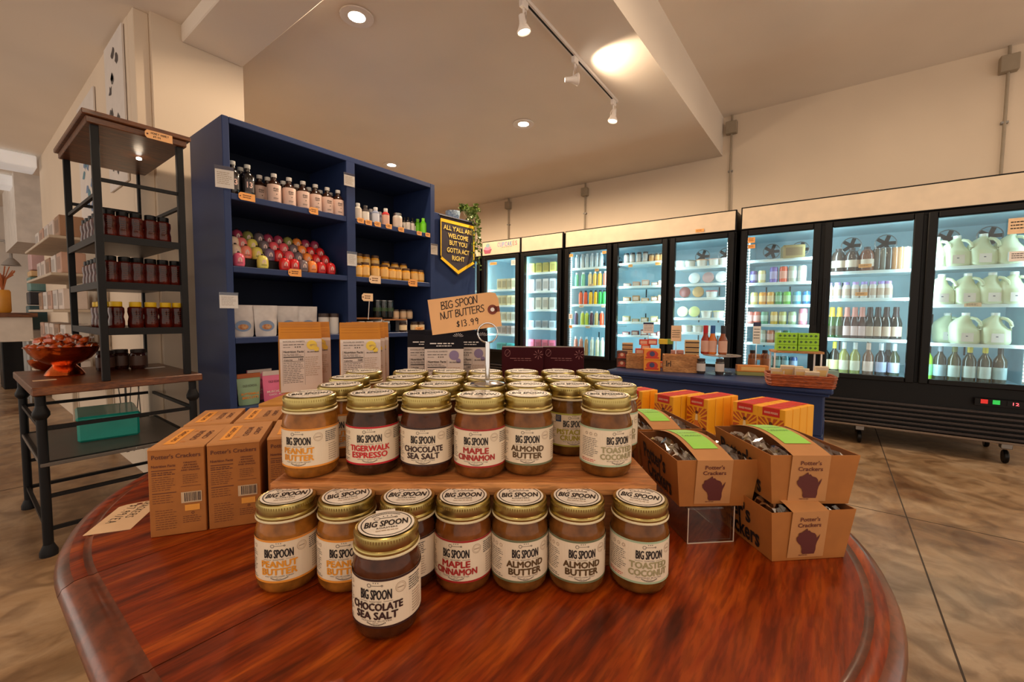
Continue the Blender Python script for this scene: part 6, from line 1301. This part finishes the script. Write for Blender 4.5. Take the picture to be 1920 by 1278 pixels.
# ------------------------------------------------------------------ cracker trays at the right
WI = [(-.40, .34), (-.30, .36), (-.20, .42), (-.08, .52), (-.04, .42), (.02, .44), (.10, .36), (.26, .31), (.34, .22), (.36, .10), (.40, .14), (.50, .28), (.46, .10), (.40, -.04), (.37, -.20), (.38, -.36), (.34, -.52), (-.14, -.52), (-.20, -.44), (-.20, -.30), (-.26, -.16), (-.38, -.06), (-.46, .04), (-.48, .16), (-.42, .22)]
PLUM = mat('plum_print', rgb(92, 34, 30), .6)
CRK = mat('seeded_crackers', rgb(70, 34, 24), .6, col2=rgb(120, 66, 36), scale=60, bump=.5)
def tray():
    t = thing('cracker_tray'); wt_, wb, L, h = .117, .101, .150, .066   # local: x across the front, y back, z up; front at y=0
    ft, fb = 0, .004
    def P(x, y, z):    # outward taper
        k = z/h; return (x*(wb+(wt_-wb)*k), y*(L-.004-(1-k)*.010)+(1-k)*.006, z)
    m = MB(); v = [P(-.5, 0, 0), P(.5, 0, 0), P(.5, 1, 0), P(-.5, 1, 0), P(-.5, 0, h), P(.5, 0, h), P(.5, 1, h), P(-.5, 1, h)]
    e = .0012; vi = [(x*(1-2*e/wt_), y*(1-2*e/L)+e, z+(e if z < .01 else 0)) for x, y, z in v]
    m.add(v, [(3, 2, 1, 0), (0, 1, 5, 4), (1, 2, 6, 5), (2, 3, 7, 6), (3, 0, 4, 7)], KRAFT)
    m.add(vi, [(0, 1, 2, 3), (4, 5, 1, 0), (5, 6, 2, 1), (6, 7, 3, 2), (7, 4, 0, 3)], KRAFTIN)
    m.add([v[4], v[5], v[6], v[7], vi[4], vi[5], vi[6], vi[7]], [(0, 1, 5, 4), (1, 2, 6, 5), (2, 3, 7, 6), (3, 0, 4, 7)], KRAFT); m.build('tray_body', t)
    # side lettering
    m = MB()
    def side(x, z): return (lambda q: (q[0]-.0008, q[1], q[2]))(P(-.5, 1-x, z))
    m.text("Potter's", .42, h*.66, .60, .026, side, INK, .03); m.text('Crackers', .52, h*.27, .64, .026, side, INK, .03); m.build('side_lettering', t)
    # crackers in film
    for sx in (-1, 1):
        m = MB(); nx, ny = 6, 14; vs = []; fs = []; R = random.Random(5+sx)
        for i in range(nx+1):
            for j in range(ny+1):
                u_, v_ = i/nx, j/ny; x = sx*(.020+.030*u_)+(.0 if sx > 0 else 0); y = .008+.130*v_
                z = .048+.012*math.sin(PI*u_)**.5*math.sin(PI*min(1, v_*1.0))**.4+R.uniform(-.0065, .0065)+.006; vs.append((x, y, z))
        for i in range(nx):
            for j in range(ny): fs.append((i*(ny+1)+j, (i+1)*(ny+1)+j, (i+1)*(ny+1)+j+1, i*(ny+1)+j+1))
        m.add(vs, fs, CELLO); m.build('cellophane', t)
        for q in range(9):
            m = MB(); m.box((sx*.038-.013, .012+.0138*q, .004), (sx*.038+.013, .0225+.0138*q, .040+.004*(q % 2)), CRK, .0012); m.build('cracker', t)
    # sleeve band
    bw = .050; x0 = -.006
    m = MB(); n = 12; top = []
    for k in range(n+1): q = k/n; top.append((L*q-.001+.0015*(1-2*q), h+.0015+.012*math.sin(PI*q)))
    def bandpt(x, y, z): return (x0+x, y, z)
    prof_ = [(.0048, .004), (-.0018, h+.0005)]+top[1:-1]+[(L+.0008, h+.0005), (L-.008, .004)]
    vs = []; 
    for y, z in prof_: vs += [bandpt(-bw/2, y, z), bandpt(bw/2, y, z), bandpt(bw/2, y, z+.0001), bandpt(-bw/2, y, z+.0001)]
    fs = []
    for i in range(len(prof_)-1): fs.append((4*i+0, 4*i+1, 4*i+5, 4*i+4))
    m.add(vs, fs, KRAFTL); bd = m.build('sleeve_band', t)
    m = MB()
    tp = top[1:-1]; a_ = tp[0]
    for i in range(1, len(tp)-2):
        (ya, za), (yb, zb) = tp[i], tp[i+1]; m.add([(x0-bw*.36, ya, za+.0007), (x0+bw*.36, ya, za+.0007), (x0+bw*.36, yb, zb+.0007), (x0-bw*.36, yb, zb+.0007)], [(0, 1, 2, 3)], GREENL)
    def tz(y):
        for i in range(len(top)-1):
            if top[i][0] <= y <= top[i+1][0]: q = (y-top[i][0])/(top[i+1][0]-top[i][0]); return top[i][1]*(1-q)+top[i+1][1]*q
        return h
    for i, (s_, yc) in enumerate([('RYE CRACKERS', .085), ('CARAWAY', .068)]): m.text(s_, x0, yc, bw*.6, .006, lambda x, y: (x, y, tz(y)+.0013), cm(90, 130, 60), .0)
    m.build('green_label', bd)
    m = MB()
    def fx(x, z): q = .0048-(z-.004)/(h-.0035)*.0066; return (x0+x, q-.0008, z)
    m.text("Potter's", 0, h-.0095, .027, .0058, fx, PLUM, .012); m.text('Crackers', 0, h-.0175, .032, .0056, fx, PLUM, .012)
    m.add([fx(a_*.033, h*.40+b_*.034) for a_, b_ in WI][::1], [tuple(range(len(WI)-1, -1, -1))], PLUM); m.lines(-.010, .006, .006, .0085, 1, fx, PLUM, .3, random.Random(2)); m.build('front_print', bd)
    return t
def ptray(px0, py0, px1, py1, z, label, off=0):
    a_, b_ = at(px0, py0, 2, z), at(px1, py1, 2, z); mid = (a_+b_)/2; ang = math.atan2(b_.y-a_.y, b_.x-a_.x); ay_ = Vector((-math.sin(ang), math.cos(ang), 0))
    q = mid+ay_*(off-.006); return place('tray', tray, (q.x, q.y, z+.0005), ang, label, 'cracker tray', 'open kraft cracker trays'), q, ang, ay_
SZ = .800
_, q, ang, ay_ = ptray(1270.6, 950, 1411, 947.6, SZ+.001, 'open cracker tray on the clear stand beside the jars')
q2 = q+ay_*.158; place('tray', tray, (q2.x, q2.y, SZ+.0015), ang+.03, 'open cracker tray behind the one on the clear stand', 'cracker tray', 'open kraft cracker trays')
ptray(1450.6, 1052.5, 1579, 1044.6, TZ0, 'bottom cracker tray on the table at right, under another')
ptray(1449, 944.5, 1588, 944.5, TZ0+.0675, 'upper cracker tray stacked on the right hand tray')
s0, s1 = at(1288, 1019.6, 2, TZ0), at(1375, 1015, 2, TZ0); an = math.atan2(s1.y-s0.y, s1.x-s0.x); ls = (s1-s0).length
ac = thing('acrylic_stand', (s0.x, s0.y, TZ0+.0004), an, 'clear acrylic block stand under the left cracker trays', 'stand')
hh_ = SZ-TZ0
for nm, a_, b_ in (('front_panel', (0, 0, 0), (ls, .003, hh_)), ('side_panel', (0, .003, 0), (.003, .26, hh_)), ('side_panel', (ls-.003, .003, 0), (ls, .26, hh_)), ('top_panel', (0, 0, hh_-.003), (ls, .26, hh_))):
    m = MB(); m.box(a_, b_, ACRYL, .0003); m.build(nm, ac)
m = MB(); EDG = mat('acrylic_edge_glint', rgb(226, 206, 186), .2)  # pale strips paint in the light caught along the acrylic edges
for a_, b_ in (((0, -.0008, 0), (.0010, 0, hh_)), ((ls-.0010, -.0008, 0), (ls, 0, hh_)), ((0, -.0008, 0), (ls, 0, .0010))): m.box(a_, b_, EDG)
m.build('edge_glints', ac)
